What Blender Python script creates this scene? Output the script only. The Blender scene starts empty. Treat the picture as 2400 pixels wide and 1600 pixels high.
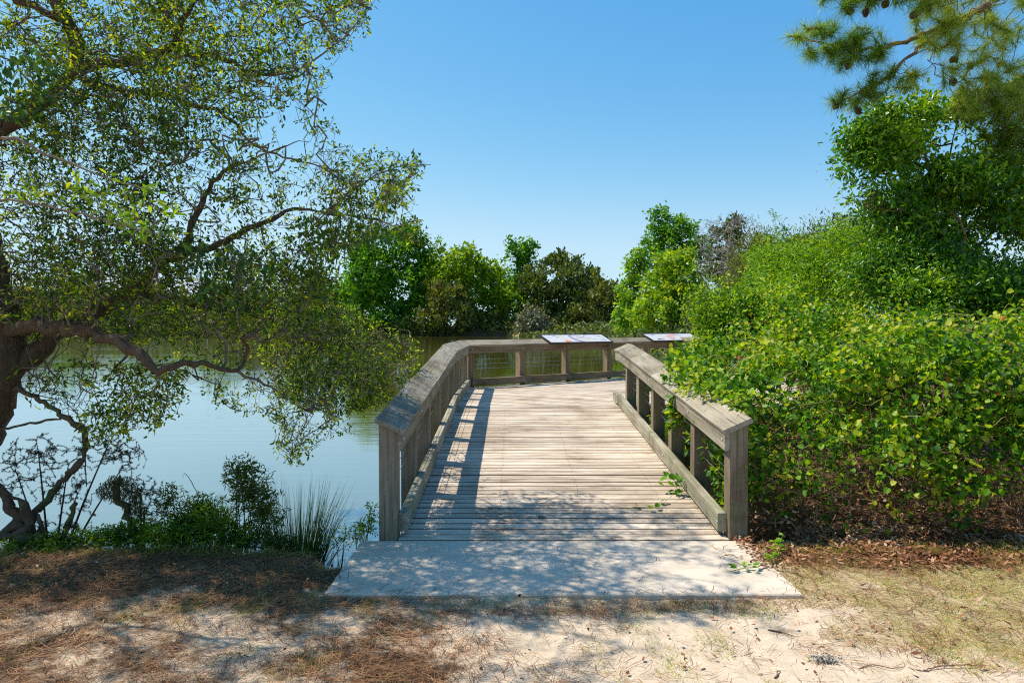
import bpy, math, random
import numpy as np
from mathutils import Vector, Matrix, kdtree

random.seed(7)
rng = np.random.default_rng(11)
SC = bpy.context.scene
COL = SC.collection
R = math.radians

# ------------------------------------------------------------------ camera, sky, sun, exposure
EYE = 1.6
F_PX = 1600.0
PITCH = math.atan(35 / F_PX)
cam_d = bpy.data.cameras.new('camera')
cam_d.lens = 24.0
cam_d.sensor_width = 36.0
cam_d.clip_end = 4000
cam_d.clip_start = 0.05
cam = bpy.data.objects.new('camera', cam_d)
cam.location = (0, 0, EYE)
cam.rotation_euler = (math.pi / 2 - PITCH, 0, 0)
COL.objects.link(cam)
SC.camera = cam

SUN = Vector((-0.58, 0.20, 1.0)).normalized()          # towards the sun
SUN_EL = math.asin(SUN.z)
SUN_AZ = math.atan2(SUN.x, SUN.y)                       # from +Y towards +X
sd = bpy.data.lights.new('sun', 'SUN')
sd.energy = 5.0
sd.angle = R(0.53)
sd.color = (1.0, 0.93, 0.82)
so = bpy.data.objects.new('sun', sd)
so.rotation_euler = SUN.to_track_quat('Z', 'Y').to_euler()
so.location = SUN * 50
COL.objects.link(so)

world = bpy.data.worlds.new('World')
SC.world = world
world.use_nodes = True
wn, wl = world.node_tree.nodes, world.node_tree.links
wn.clear()
w_out = wn.new('ShaderNodeOutputWorld')
w_bg = wn.new('ShaderNodeBackground')
w_bg.inputs['Strength'].default_value = 0.122
sky = wn.new('ShaderNodeTexSky')
sky.sky_type = 'NISHITA'
sky.sun_disc = False
sky.sun_elevation = SUN_EL
sky.sun_rotation = SUN_AZ
sky.air_density = 1.0
sky.dust_density = 0.35
sky.ozone_density = 2.6
hsv = wn.new('ShaderNodeHueSaturation')
hsv.inputs['Saturation'].default_value = 1.15
hsv.inputs['Hue'].default_value = 0.483
hsv.inputs['Value'].default_value = 1.0
wl.new(sky.outputs[0], hsv.inputs['Color'])
# colour response of the clear sky, channel by channel
KD = 0.1806
sepc = wn.new('ShaderNodeSeparateColor'); comb = wn.new('ShaderNodeCombineColor')
wl.new(hsv.outputs[0], sepc.inputs[0])
for i_c, (a_c, g_c) in enumerate(((1.84, 1.50), (1.02, 0.90), (1.07, 0.42))):
    m1_ = wn.new('ShaderNodeMath'); m1_.operation = 'MULTIPLY'; m1_.inputs[1].default_value = KD
    m2_ = wn.new('ShaderNodeMath'); m2_.operation = 'POWER'; m2_.inputs[1].default_value = g_c
    m3_ = wn.new('ShaderNodeMath'); m3_.operation = 'MULTIPLY'; m3_.inputs[1].default_value = a_c / KD
    lim_ = wn.new('ShaderNodeMath'); lim_.operation = 'SMOOTH_MIN'; lim_.inputs[1].default_value = (0.66, 0.98, 1.25)[i_c] / KD; lim_.inputs[2].default_value = (0.5, 0.35, 0.3)[i_c] / KD
    wl.new(sepc.outputs[i_c], m1_.inputs[0]); wl.new(m1_.outputs[0], m2_.inputs[0]); wl.new(m2_.outputs[0], m3_.inputs[0]); wl.new(m3_.outputs[0], lim_.inputs[0]); wl.new(lim_.outputs[0], comb.inputs[i_c])
# a low bank of fair-weather cloud on the horizon
tc = wn.new('ShaderNodeTexCoord')
sep = wn.new('ShaderNodeSeparateXYZ')
wl.new(tc.outputs['Generated'], sep.inputs[0])
mp = wn.new('ShaderNodeMapping')
mp.inputs['Scale'].default_value = (5, 5, 16)
wl.new(tc.outputs['Generated'], mp.inputs[0])
nz = wn.new('ShaderNodeTexNoise')
nz.inputs['Scale'].default_value = 2.2
nz.inputs['Detail'].default_value = 7
nz.inputs['Roughness'].default_value = 0.6
wl.new(mp.outputs[0], nz.inputs['Vector'])
band = wn.new('ShaderNodeMapRange')
band.inputs['From Min'].default_value = 0.03
band.inputs['From Max'].default_value = 0.115
band.inputs['To Min'].default_value = 0.30
band.inputs['To Max'].default_value = -0.25
wl.new(sep.outputs['Z'], band.inputs['Value'])
wside = wn.new('ShaderNodeMapRange')
wside.inputs['From Min'].default_value = -0.35
wside.inputs['From Max'].default_value = 0.05
wside.inputs['To Min'].default_value = 0.0
wside.inputs['To Max'].default_value = -0.45
wl.new(sep.outputs['X'], wside.inputs['Value'])
ad0 = wn.new('ShaderNodeMath'); ad0.operation = 'ADD'
wl.new(band.outputs[0], ad0.inputs[0]); wl.new(wside.outputs[0], ad0.inputs[1])
ad = wn.new('ShaderNodeMath'); ad.operation = 'ADD'
wl.new(nz.outputs[0], ad.inputs[0]); wl.new(ad0.outputs[0], ad.inputs[1])
cr = wn.new('ShaderNodeMapRange')
cr.inputs['From Min'].default_value = 0.55
cr.inputs['From Max'].default_value = 0.74
cr.inputs['To Max'].default_value = 0.85
wl.new(ad.outputs[0], cr.inputs['Value'])
wmix = wn.new('ShaderNodeMix'); wmix.data_type = 'RGBA'
wmix.inputs['B'].default_value = (4.6, 4.8, 5.1, 1)
wl.new(cr.outputs[0], wmix.inputs['Factor'])
wl.new(comb.outputs[0], wmix.inputs['A'])
wl.new(wmix.outputs['Result'], w_bg.inputs['Color'])
wl.new(w_bg.outputs[0], w_out.inputs['Surface'])

SC.view_settings.view_transform = 'Standard'
SC.view_settings.look = 'None'
SC.view_settings.exposure = 0.36
SC.view_settings.gamma = 1
SC.view_settings.use_curve_mapping = False
SC.render.engine = 'CYCLES'
SC.cycles.use_denoising = False
SC.cycles.pixel_filter_type = 'BLACKMAN_HARRIS'
SC.cycles.filter_width = 1.15
SC.cycles.sample_clamp_indirect = 4.0
SC.cycles.max_bounces = 8
SC.cycles.transmission_bounces = 4
SC.cycles.transparent_max_bounces = 8

# ------------------------------------------------------------------ helpers
def P(x, y, depth):
    """point at distance `depth` along +Y, seen at photo pixel (x, y)"""
    cp, sp = math.cos(PITCH), math.sin(PITCH)
    u = 800 - y
    ray = Vector((x - 1200, F_PX * cp + u * sp, -F_PX * sp + u * cp))
    k = depth / ray.y
    return Vector((ray.x * k, depth, EYE + ray.z * k))

def tag(o, label=None, cat=None, group=None, kind=None):
    if label: o['label'] = label
    if cat: o['category'] = cat
    if group: o['group'] = group
    if kind: o['kind'] = kind
    return o

def empty(name, loc, label, cat, group=None):
    o = bpy.data.objects.new(name, None)
    o.location = loc
    o.empty_display_size = 0.2
    COL.objects.link(o)
    return tag(o, label, cat, group)

def link(name, me, parent=None, mats=()):
    o = bpy.data.objects.new(name, me)
    COL.objects.link(o)
    if parent is not None:
        o.parent = parent
        o.matrix_parent_inverse = Matrix.Translation(-Vector(parent.location)) if parent.type == 'EMPTY' else Matrix()
    for m in mats:
        me.materials.append(m)
    return o

def mesh_np(name, V, F, mat, parent=None, smooth=False, extra=None):
    """V (n,3), F (m,k) arrays"""
    V = np.asarray(V, dtype=np.float32); F = np.asarray(F, dtype=np.int32)
    me = bpy.data.meshes.new(name)
    me.vertices.add(len(V)); me.vertices.foreach_set('co', V.ravel())
    k = F.shape[1]
    me.loops.add(F.size); me.loops.foreach_set('vertex_index', F.ravel())
    me.polygons.add(len(F))
    me.polygons.foreach_set('loop_start', np.arange(0, F.size, k, dtype=np.int32))
    if smooth:
        me.polygons.foreach_set('use_smooth', np.ones(len(F), dtype=bool))
    me.update(calc_edges=True)
    return link(name, me, parent, [mat] if mat else [])

def mesh_py(name, V, F, mat, parent=None, smooth=False):
    me = bpy.data.meshes.new(name)
    me.from_pydata([tuple(v) for v in V], [], F)
    if smooth:
        for p in me.polygons: p.use_smooth = True
    me.update()
    return link(name, me, parent, [mat] if mat else [])

def merge(parts):
    Vs, Fs, off = [], [], 0
    for V, F in parts:
        Vs.append(V); Fs.append(F + off); off += len(V)
    return np.concatenate(Vs), np.concatenate(Fs)

def pnoise(p, s=1.0, seed=0):
    """cheap smooth pseudo noise, about -1..1, p (n,3)"""
    r = np.random.default_rng(seed)
    out = np.zeros(len(p)); amp = 1.0; tot = 0
    for o in range(3):
        for k in range(4):
            d = r.normal(size=3) * s * (2 ** o) * 2.2
            out += amp * np.sin(p @ d + r.uniform(0, 6.28)); tot += amp
        amp *= 0.55
    return out / tot * 2.2

def nrm(a):
    return a / np.maximum(np.linalg.norm(a, axis=-1, keepdims=True), 1e-9)

# ------------------------------------------------------------------ materials
def new_mat(name):
    m = bpy.data.materials.new(name); m.use_nodes = True
    n, l = m.node_tree.nodes, m.node_tree.links
    n.clear()
    out = n.new('ShaderNodeOutputMaterial')
    return m, n, l, out

def ramp(n, stops, interp='LINEAR'):
    r = n.new('ShaderNodeValToRGB')
    e = r.color_ramp.elements
    r.color_ramp.interpolation = interp
    while len(e) < len(stops): e.new(0.5)
    for i, (p, c) in enumerate(stops):
        e[i].position = p; e[i].color = (*c, 1)
    return r

def leaf_mat(name, cols, trans=0.35, rough=0.4, tcol=1.7, spec=0.5, clump=0.6):
    m, n, l, out = new_mat(name)
    g = n.new('ShaderNodeNewGeometry')
    stops = [(i / (len(cols) - 1), c) for i, c in enumerate(cols)]
    rp = ramp(n, stops)
    # leaf-to-leaf variation plus slow variation from bough to bough (age of the leaves)
    no = n.new('ShaderNodeTexNoise'); no.inputs['Scale'].default_value = clump; no.inputs['Detail'].default_value = 2
    l.new(g.outputs['Position'], no.inputs['Vector'])
    mr = n.new('ShaderNodeMapRange'); mr.inputs['From Min'].default_value = 0.3; mr.inputs['From Max'].default_value = 0.7
    mr.inputs['To Min'].default_value = -0.28; mr.inputs['To Max'].default_value = 0.28
    l.new(no.outputs[0], mr.inputs[0])
    a = n.new('ShaderNodeMath'); a.operation = 'ADD'
    l.new(g.outputs['Random Per Island'], a.inputs[0]); l.new(mr.outputs[0], a.inputs[1])
    l.new(a.outputs[0], rp.inputs[0])
    pb = n.new('ShaderNodeBsdfPrincipled')
    pb.inputs['Roughness'].default_value = rough
    pb.inputs['Specular IOR Level'].default_value = spec
    l.new(rp.outputs[0], pb.inputs['Base Color'])
    tr = n.new('ShaderNodeBsdfTranslucent')
    mul = n.new('ShaderNodeMix'); mul.data_type = 'RGBA'; mul.blend_type = 'MULTIPLY'; mul.inputs['Factor'].default_value = 1
    mul.inputs['B'].default_value = (1.25 * tcol, 1.15 * tcol, 0.35 * tcol, 1)
    l.new(rp.outputs[0], mul.inputs['A']); l.new(mul.outputs['Result'], tr.inputs['Color'])
    mx = n.new('ShaderNodeMixShader'); mx.inputs[0].default_value = trans
    l.new(pb.outputs[0], mx.inputs[1]); l.new(tr.outputs[0], mx.inputs[2]); l.new(mx.outputs[0], out.inputs[0])
    return m

def bark_mat(name, c1, c2, scale=14, stretch=(1, 1, 0.25), bump=0.5, rough=0.9, moss=None):
    m, n, l, out = new_mat(name)
    g = n.new('ShaderNodeNewGeometry')
    mp = n.new('ShaderNodeMapping'); mp.inputs['Scale'].default_value = stretch
    l.new(g.outputs['Position'], mp.inputs[0])
    no = n.new('ShaderNodeTexNoise'); no.inputs['Scale'].default_value = scale; no.inputs['Detail'].default_value = 7; no.inputs['Roughness'].default_value = 0.65
    l.new(mp.outputs[0], no.inputs['Vector'])
    vo = n.new('ShaderNodeTexVoronoi'); vo.inputs['Scale'].default_value = scale * 1.6; vo.feature = 'DISTANCE_TO_EDGE'
    l.new(mp.outputs[0], vo.inputs['Vector'])
    vm = n.new('ShaderNodeMapRange'); vm.inputs['From Max'].default_value = 0.25; vm.inputs['To Min'].default_value = 0.72
    l.new(vo.outputs[0], vm.inputs[0])
    mu = n.new('ShaderNodeMath'); mu.operation = 'MULTIPLY'
    l.new(no.outputs[0], mu.inputs[0]); l.new(vm.outputs[0], mu.inputs[1])
    rp = ramp(n, [(0.08, c1), (0.55, c2)])
    l.new(mu.outputs[0], rp.inputs[0])
    pb = n.new('ShaderNodeBsdfPrincipled'); pb.inputs['Roughness'].default_value = rough
    pb.inputs['Specular IOR Level'].default_value = 0.2
    col = rp.outputs[0]
    if moss:
        n2 = n.new('ShaderNodeTexNoise'); n2.inputs['Scale'].default_value = 5; n2.inputs['Detail'].default_value = 5
        l.new(g.outputs['Position'], n2.inputs['Vector'])
        mr = n.new('ShaderNodeMapRange'); mr.inputs['From Min'].default_value = 0.5; mr.inputs['From Max'].default_value = 0.68
        l.new(n2.outputs[0], mr.inputs[0])
        mx = n.new('ShaderNodeMix'); mx.data_type = 'RGBA'; mx.inputs['B'].default_value = (*moss, 1)
        l.new(mr.outputs[0], mx.inputs['Factor']); l.new(col, mx.inputs['A']); col = mx.outputs['Result']
    l.new(col, pb.inputs['Base Color'])
    bp = n.new('ShaderNodeBump'); bp.inputs['Strength'].default_value = bump; bp.inputs['Distance'].default_value = 0.02
    l.new(mu.outputs[0], bp.inputs['Height']); l.new(bp.outputs[0], pb.inputs['Normal'])
    l.new(pb.outputs[0], out.inputs[0])
    return m

def wood_mat(name, dark, mid, light, green=0.0, grain=1.0, crack=0.6):
    """weathered timber; grain runs along the object's local X"""
    m, n, l, out = new_mat(name)
    tcn = n.new('ShaderNodeTexCoord'); oi = n.new('ShaderNodeObjectInfo')
    off = n.new('ShaderNodeVectorMath'); off.operation = 'SCALE'
    off.inputs[0].default_value = (37.0, 11.0, 19.0)
    l.new(oi.outputs['Random'], off.inputs['Scale'])
    av = n.new('ShaderNodeVectorMath'); av.operation = 'ADD'
    l.new(tcn.outputs['Object'], av.inputs[0]); l.new(off.outputs[0], av.inputs[1])
    mp = n.new('ShaderNodeMapping'); mp.inputs['Scale'].default_value = (1.3, 28, 28)
    l.new(av.outputs[0], mp.inputs[0])
    n1 = n.new('ShaderNodeTexNoise'); n1.inputs['Scale'].default_value = 1.6; n1.inputs['Detail'].default_value = 8; n1.inputs['Roughness'].default_value = 0.7
    n1.inputs['Distortion'].default_value = 0.35
    l.new(mp.outputs[0], n1.inputs['Vector'])
    mp2 = n.new('ShaderNodeMapping'); mp2.inputs['Scale'].default_value = (1.1, 7, 7)
    l.new(av.outputs[0], mp2.inputs[0])
    n2 = n.new('ShaderNodeTexNoise'); n2.inputs['Scale'].default_value = 1.1; n2.inputs['Detail'].default_value = 5
    l.new(mp2.outputs[0], n2.inputs['Vector'])
    # fine drying cracks
    mp3 = n.new('ShaderNodeMapping'); mp3.inputs['Scale'].default_value = (0.9, 55, 55)
    l.new(av.outputs[0], mp3.inputs[0])
    n3 = n.new('ShaderNodeTexNoise'); n3.inputs['Scale'].default_value = 1.4; n3.inputs['Detail'].default_value = 3
    l.new(mp3.outputs[0], n3.inputs['Vector'])
    ck = n.new('ShaderNodeMapRange'); ck.inputs['From Min'].default_value = 0.30; ck.inputs['From Max'].default_value = 0.37
    ck.inputs['To Min'].default_value = 1 - crack; ck.inputs['To Max'].default_value = 1
    l.new(n3.outputs[0], ck.inputs[0])
    rp = ramp(n, [(0.28, dark), (0.5, mid), (0.72, light)])
    mixf = n.new('ShaderNodeMath'); mixf.operation = 'MULTIPLY_ADD'
    l.new(n1.outputs[0], mixf.inputs[0]); mixf.inputs[1].default_value = 0.75 * grain
    hm = n.new('ShaderNodeMath'); hm.operation = 'MULTIPLY_ADD'; hm.inputs[1].default_value = 0.55; hm.inputs[2].default_value = 0.22 - 0.375 * grain
    l.new(n2.outputs[0], hm.inputs[0]); l.new(hm.outputs[0], mixf.inputs[2])
    l.new(mixf.outputs[0], rp.inputs[0])
    mulc = n.new('ShaderNodeMix'); mulc.data_type = 'RGBA'; mulc.blend_type = 'MULTIPLY'; mulc.inputs['Factor'].default_value = 1
    l.new(rp.outputs[0], mulc.inputs['A'])
    # board to board difference
    br = n.new('ShaderNodeMapRange'); br.inputs['To Min'].default_value = 0.80; br.inputs['To Max'].default_value = 1.12
    l.new(oi.outputs['Random'], br.inputs[0])
    bm_ = n.new('ShaderNodeMath'); bm_.operation = 'MULTIPLY'
    l.new(br.outputs[0], bm_.inputs[0]); l.new(ck.outputs[0], bm_.inputs[1])
    l.new(bm_.outputs[0], mulc.inputs['B'])
    col = mulc.outputs['Result']
    if green > 0:
        n4 = n.new('ShaderNodeTexNoise'); n4.inputs['Scale'].default_value = 2.6; n4.inputs['Detail'].default_value = 6; n4.inputs['Roughness'].default_value = 0.65
        l.new(av.outputs[0], n4.inputs['Vector'])
        gm = n.new('ShaderNodeMapRange'); gm.inputs['From Min'].default_value = 0.46; gm.inputs['From Max'].default_value = 0.66
        gm.inputs['To Max'].default_value = green
        l.new(n4.outputs[0], gm.inputs[0])
        gx = n.new('ShaderNodeMix'); gx.data_type = 'RGBA'; gx.inputs['B'].default_value = (0.17, 0.20, 0.085, 1)
        l.new(gm.outputs[0], gx.inputs['Factor']); l.new(col, gx.inputs['A']); col = gx.outputs['Result']
    gw = n.new('ShaderNodeNewGeometry')
    ns = n.new('ShaderNodeTexNoise'); ns.inputs['Scale'].default_value = 1.7; ns.inputs['Detail'].default_value = 6; ns.inputs['Roughness'].default_value = 0.7
    l.new(gw.outputs['Position'], ns.inputs['Vector'])
    sr = ramp(n, [(0.32, (0.62, 0.56, 0.48)), (0.48, (0.95, 0.93, 0.90)), (0.70, (1.08, 1.08, 1.08))])
    l.new(ns.outputs[0], sr.inputs[0])
    sm = n.new('ShaderNodeMix'); sm.data_type = 'RGBA'; sm.blend_type = 'MULTIPLY'; sm.inputs['Factor'].default_value = 1
    l.new(col, sm.inputs['A']); l.new(sr.outputs[0], sm.inputs['B']); col = sm.outputs['Result']
    pb = n.new('ShaderNodeBsdfPrincipled'); pb.inputs['Roughness'].default_value = 0.85; pb.inputs['Specular IOR Level'].default_value = 0.25
    l.new(col, pb.inputs['Base Color'])
    bp = n.new('ShaderNodeBump'); bp.inputs['Strength'].default_value = 0.55; bp.inputs['Distance'].default_value = 0.004
    bh = n.new('ShaderNodeMath'); bh.operation = 'MULTIPLY_ADD'; bh.inputs[1].default_value = 1.2
    l.new(ck.outputs[0], bh.inputs[0]); l.new(n1.outputs[0], bh.inputs[2])
    l.new(bh.outputs[0], bp.inputs['Height']); l.new(bp.outputs[0], pb.inputs['Normal'])
    l.new(pb.outputs[0], out.inputs[0])
    return m

def plain_mat(name, col, rough=0.6, metal=0.0, spec=0.5, vary=0.0, vscale=8):
    m, n, l, out = new_mat(name)
    pb = n.new('ShaderNodeBsdfPrincipled')
    pb.inputs['Roughness'].default_value = rough; pb.inputs['Metallic'].default_value = metal
    pb.inputs['Specular IOR Level'].default_value = spec
    if vary > 0:
        g = n.new('ShaderNodeNewGeometry')
        no = n.new('ShaderNodeTexNoise'); no.inputs['Scale'].default_value = vscale; no.inputs['Detail'].default_value = 6
        l.new(g.outputs['Position'], no.inputs['Vector'])
        rp = ramp(n, [(0.3, tuple(c * (1 - vary) for c in col)), (0.7, tuple(c * (1 + vary) for c in col))])
        l.new(no.outputs[0], rp.inputs[0]); l.new(rp.outputs[0], pb.inputs['Base Color'])
    else:
        pb.inputs['Base Color'].default_value = (*col, 1)
    l.new(pb.outputs[0], out.inputs[0])
    return m

def island_mat(name, cols, rough=0.7, trans=0.0, spec=0.3):
    return leaf_mat(name, cols, trans=trans, rough=rough, tcol=1.2, spec=spec, clump=1.4)

M = {}
M['deck'] = wood_mat('deck_wood', (0.22, 0.16, 0.11), (0.57, 0.465, 0.355), (0.76, 0.655, 0.53), grain=1.5, crack=0.7)
M['deckedge'] = wood_mat('deck_edge_gap_dark', (0.05, 0.035, 0.025), (0.12, 0.09, 0.065), (0.22, 0.17, 0.12))  # gap darkness between boards put into the colour of their sides and chamfers
M['rail'] = wood_mat('rail_wood', (0.11, 0.080, 0.052), (0.26, 0.205, 0.14), (0.41, 0.34, 0.25), green=0.40, crack=0.65)
M['cap'] = wood_mat('cap_wood', (0.13, 0.105, 0.078), (0.29, 0.25, 0.19), (0.44, 0.39, 0.31), green=0.25, crack=0.7)
M['post'] = wood_mat('post_wood', (0.11, 0.078, 0.052), (0.25, 0.19, 0.135), (0.38, 0.31, 0.225), green=0.45, crack=0.6)
M['kick'] = wood_mat('kick_wood', (0.13, 0.115, 0.08), (0.31, 0.28, 0.21), (0.45, 0.42, 0.33), green=0.5, crack=0.6)
M['farrail'] = wood_mat('far_rail_wood', (0.10, 0.065, 0.036), (0.24, 0.165, 0.10), (0.38, 0.285, 0.19), green=0.25, crack=0.6)
M['joist'] = wood_mat('joist_wood', (0.06, 0.045, 0.03), (0.14, 0.11, 0.08), (0.22, 0.18, 0.13), green=0.3)
M['steel'] = plain_mat('stainless_steel', (0.55, 0.55, 0.55), 0.3, 1.0)
M['bolt'] = plain_mat('galvanised_bolt', (0.55, 0.56, 0.55), 0.5, 0.6)
M['bark'] = bark_mat('oak_bark', (0.025, 0.016, 0.010), (0.135, 0.092, 0.06), 34, (1, 1, 0.16), 1.0)
M['twig'] = bark_mat('grey_twig_bark', (0.065, 0.047, 0.035), (0.22, 0.175, 0.135), 20, (1, 1, 1), 0.4)
M['darktwig'] = bark_mat('dark_twig_bark', (0.03, 0.02, 0.013), (0.11, 0.08, 0.055), 20, (1, 1, 1), 0.4)
M['browntwig'] = bark_mat('brown_twig_bark', (0.09, 0.048, 0.028), (0.30, 0.18, 0.11), 20, (1, 1, 1), 0.4)
M['greytwig'] = bark_mat('bleached_twig_bark', (0.10, 0.085, 0.075), (0.30, 0.27, 0.25), 20, (1, 1, 1), 0.3)
M['pinebark'] = bark_mat('pine_bark', (0.05, 0.03, 0.022), (0.21, 0.145, 0.105), 12, (1, 1, 1), 0.7)
M['mossbark'] = bark_mat('mossy_bark', (0.03, 0.02, 0.013), (0.13, 0.09, 0.055), 14, (1, 1, 0.5), 0.8, moss=(0.10, 0.13, 0.03))

M['oakleaf'] = leaf_mat('oak_leaves', [(0.016, 0.040, 0.008), (0.032, 0.078, 0.009), (0.105, 0.185, 0.010), (0.34, 0.37, 0.018)], 0.45, 0.48, 2.1, spec=0.3)
M['vineleaf'] = leaf_mat('vine_leaves', [(0.018, 0.065, 0.005), (0.045, 0.14, 0.006), (0.10, 0.24, 0.008), (0.22, 0.35, 0.012), (0.42, 0.43, 0.03)], 0.40, 0.45, 1.7, spec=0.25, clump=1.6)
M['creeper'] = leaf_mat('creeper_leaves', [(0.02, 0.07, 0.012), (0.04, 0.12, 0.015), (0.08, 0.18, 0.02)], 0.32, 0.42, 1.6)
M['bayleaf'] = leaf_mat('glossy_leaves', [(0.022, 0.080, 0.005), (0.05, 0.155, 0.007), (0.12, 0.26, 0.009), (0.28, 0.40, 0.014)], 0.40, 0.30, 1.7, spec=0.45)
M['brightleaf'] = leaf_mat('bright_shrub_leaves', [(0.035, 0.11, 0.005), (0.08, 0.21, 0.007), (0.16, 0.31, 0.009), (0.30, 0.40, 0.014)], 0.40, 0.40, 1.7, spec=0.3)
M['yellowleaf'] = leaf_mat('yellow_green_leaves', [(0.06, 0.14, 0.008), (0.12, 0.25, 0.010), (0.25, 0.38, 0.010), (0.36, 0.40, 0.02)], 0.40, 0.4, 1.7, spec=0.25)
M['far1'] = leaf_mat('broadleaf_far', [(0.025, 0.095, 0.008), (0.06, 0.18, 0.010), (0.16, 0.32, 0.010)], 0.42, 0.6, 1.7, spec=0.15, clump=0.25)
M['far2'] = leaf_mat('yellowish_far', [(0.06, 0.14, 0.008), (0.14, 0.25, 0.012), (0.30, 0.39, 0.014)], 0.42, 0.6, 1.7, spec=0.15, clump=0.25)
M['cedar'] = leaf_mat('cedar_far', [(0.025, 0.055, 0.007), (0.07, 0.11, 0.010), (0.17, 0.20, 0.016)], 0.3, 0.6, 1.3, clump=0.3)
M['cedarbrown'] = leaf_mat('cedar_bronze', [(0.035, 0.060, 0.007), (0.095, 0.120, 0.010), (0.22, 0.22, 0.018)], 0.32, 0.6, 1.3, clump=0.3)
M['palegrey'] = leaf_mat('pale_shrub', [(0.08, 0.10, 0.045), (0.15, 0.16, 0.085), (0.22, 0.21, 0.13)], 0.2, 0.6, 1.2, clump=0.5)
M['brownleaf'] = leaf_mat('bronze_shrub', [(0.06, 0.06, 0.015), (0.13, 0.09, 0.025), (0.20, 0.12, 0.03)], 0.25, 0.6, 1.2)
M['needle'] = leaf_mat('pine_needles', [(0.04, 0.11, 0.012), (0.10, 0.20, 0.016), (0.21, 0.32, 0.03), (0.38, 0.38, 0.08)], 0.42, 0.4, 1.6)
M['feather'] = leaf_mat('feathery_needles', [(0.012, 0.026, 0.012), (0.022, 0.045, 0.014), (0.06, 0.06, 0.025)], 0.2, 0.5, 1.5)
M['rush'] = leaf_mat('rush_blades', [(0.018, 0.045, 0.010), (0.045, 0.095, 0.012), (0.13, 0.17, 0.025)], 0.35, 0.5, 1.7, spec=0.25)
M['herb'] = leaf_mat('herb_leaves', [(0.025, 0.075, 0.008), (0.07, 0.17, 0.010), (0.16, 0.27, 0.014), (0.38, 0.44, 0.03)], 0.42, 0.45, 1.9, spec=0.25, clump=4.0)
M['moss'] = leaf_mat('moss_tufts', [(0.03, 0.028, 0.008), (0.07, 0.06, 0.012), (0.12, 0.12, 0.02)], 0.2, 0.8, 1.2)
M['litter'] = island_mat('fallen_needles', [(0.075, 0.030, 0.014), (0.18, 0.075, 0.028), (0.32, 0.155, 0.06), (0.46, 0.27, 0.13)], 0.6)
M['grass'] = leaf_mat('grass_blades', [(0.06, 0.14, 0.012), (0.18, 0.28, 0.022), (0.42, 0.43, 0.07), (0.65, 0.50, 0.18)], 0.35, 0.6, 1.4, spec=0.2, clump=3.5)
M['dead'] = island_mat('dead_leaves', [(0.09, 0.035, 0.018), (0.22, 0.085, 0.035), (0.36, 0.16, 0.07), (0.50, 0.34, 0.22)], 0.6, 0.1)
M['orange'] = island_mat('orange_leaves', [(0.30, 0.05, 0.02), (0.45, 0.13, 0.02), (0.45, 0.28, 0.03)], 0.6, 0.25)
M['cone'] = plain_mat('pine_cone', (0.07, 0.03, 0.022), 0.7, vary=0.5, vscale=40)
M['lichen'] = plain_mat('grey_lichen', (0.33, 0.33, 0.29), 0.9, vary=0.5, vscale=60)
M['white'] = plain_mat('white_wall', (0.62, 0.61, 0.59), 0.8, vary=0.06)
M['roof'] = plain_mat('grey_roof', (0.20, 0.19, 0.18), 0.8, vary=0.15)
M['glass'] = plain_mat('dark_glass', (0.02, 0.025, 0.03), 0.08, spec=0.8)
M['carpaint'] = plain_mat('white_car_paint', (0.70, 0.70, 0.70), 0.25, spec=0.6)
M['carpaint2'] = plain_mat('silver_car_paint', (0.35, 0.37, 0.40), 0.3, 0.3)
M['tyre'] = plain_mat('black_rubber', (0.02, 0.02, 0.02), 0.85)
M['frame'] = plain_mat('dark_bronze_frame', (0.035, 0.028, 0.03), 0.45, 0.4)
M['polewood'] = plain_mat('tarred_pole', (0.09, 0.07, 0.055), 0.9, vary=0.3)

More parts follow.
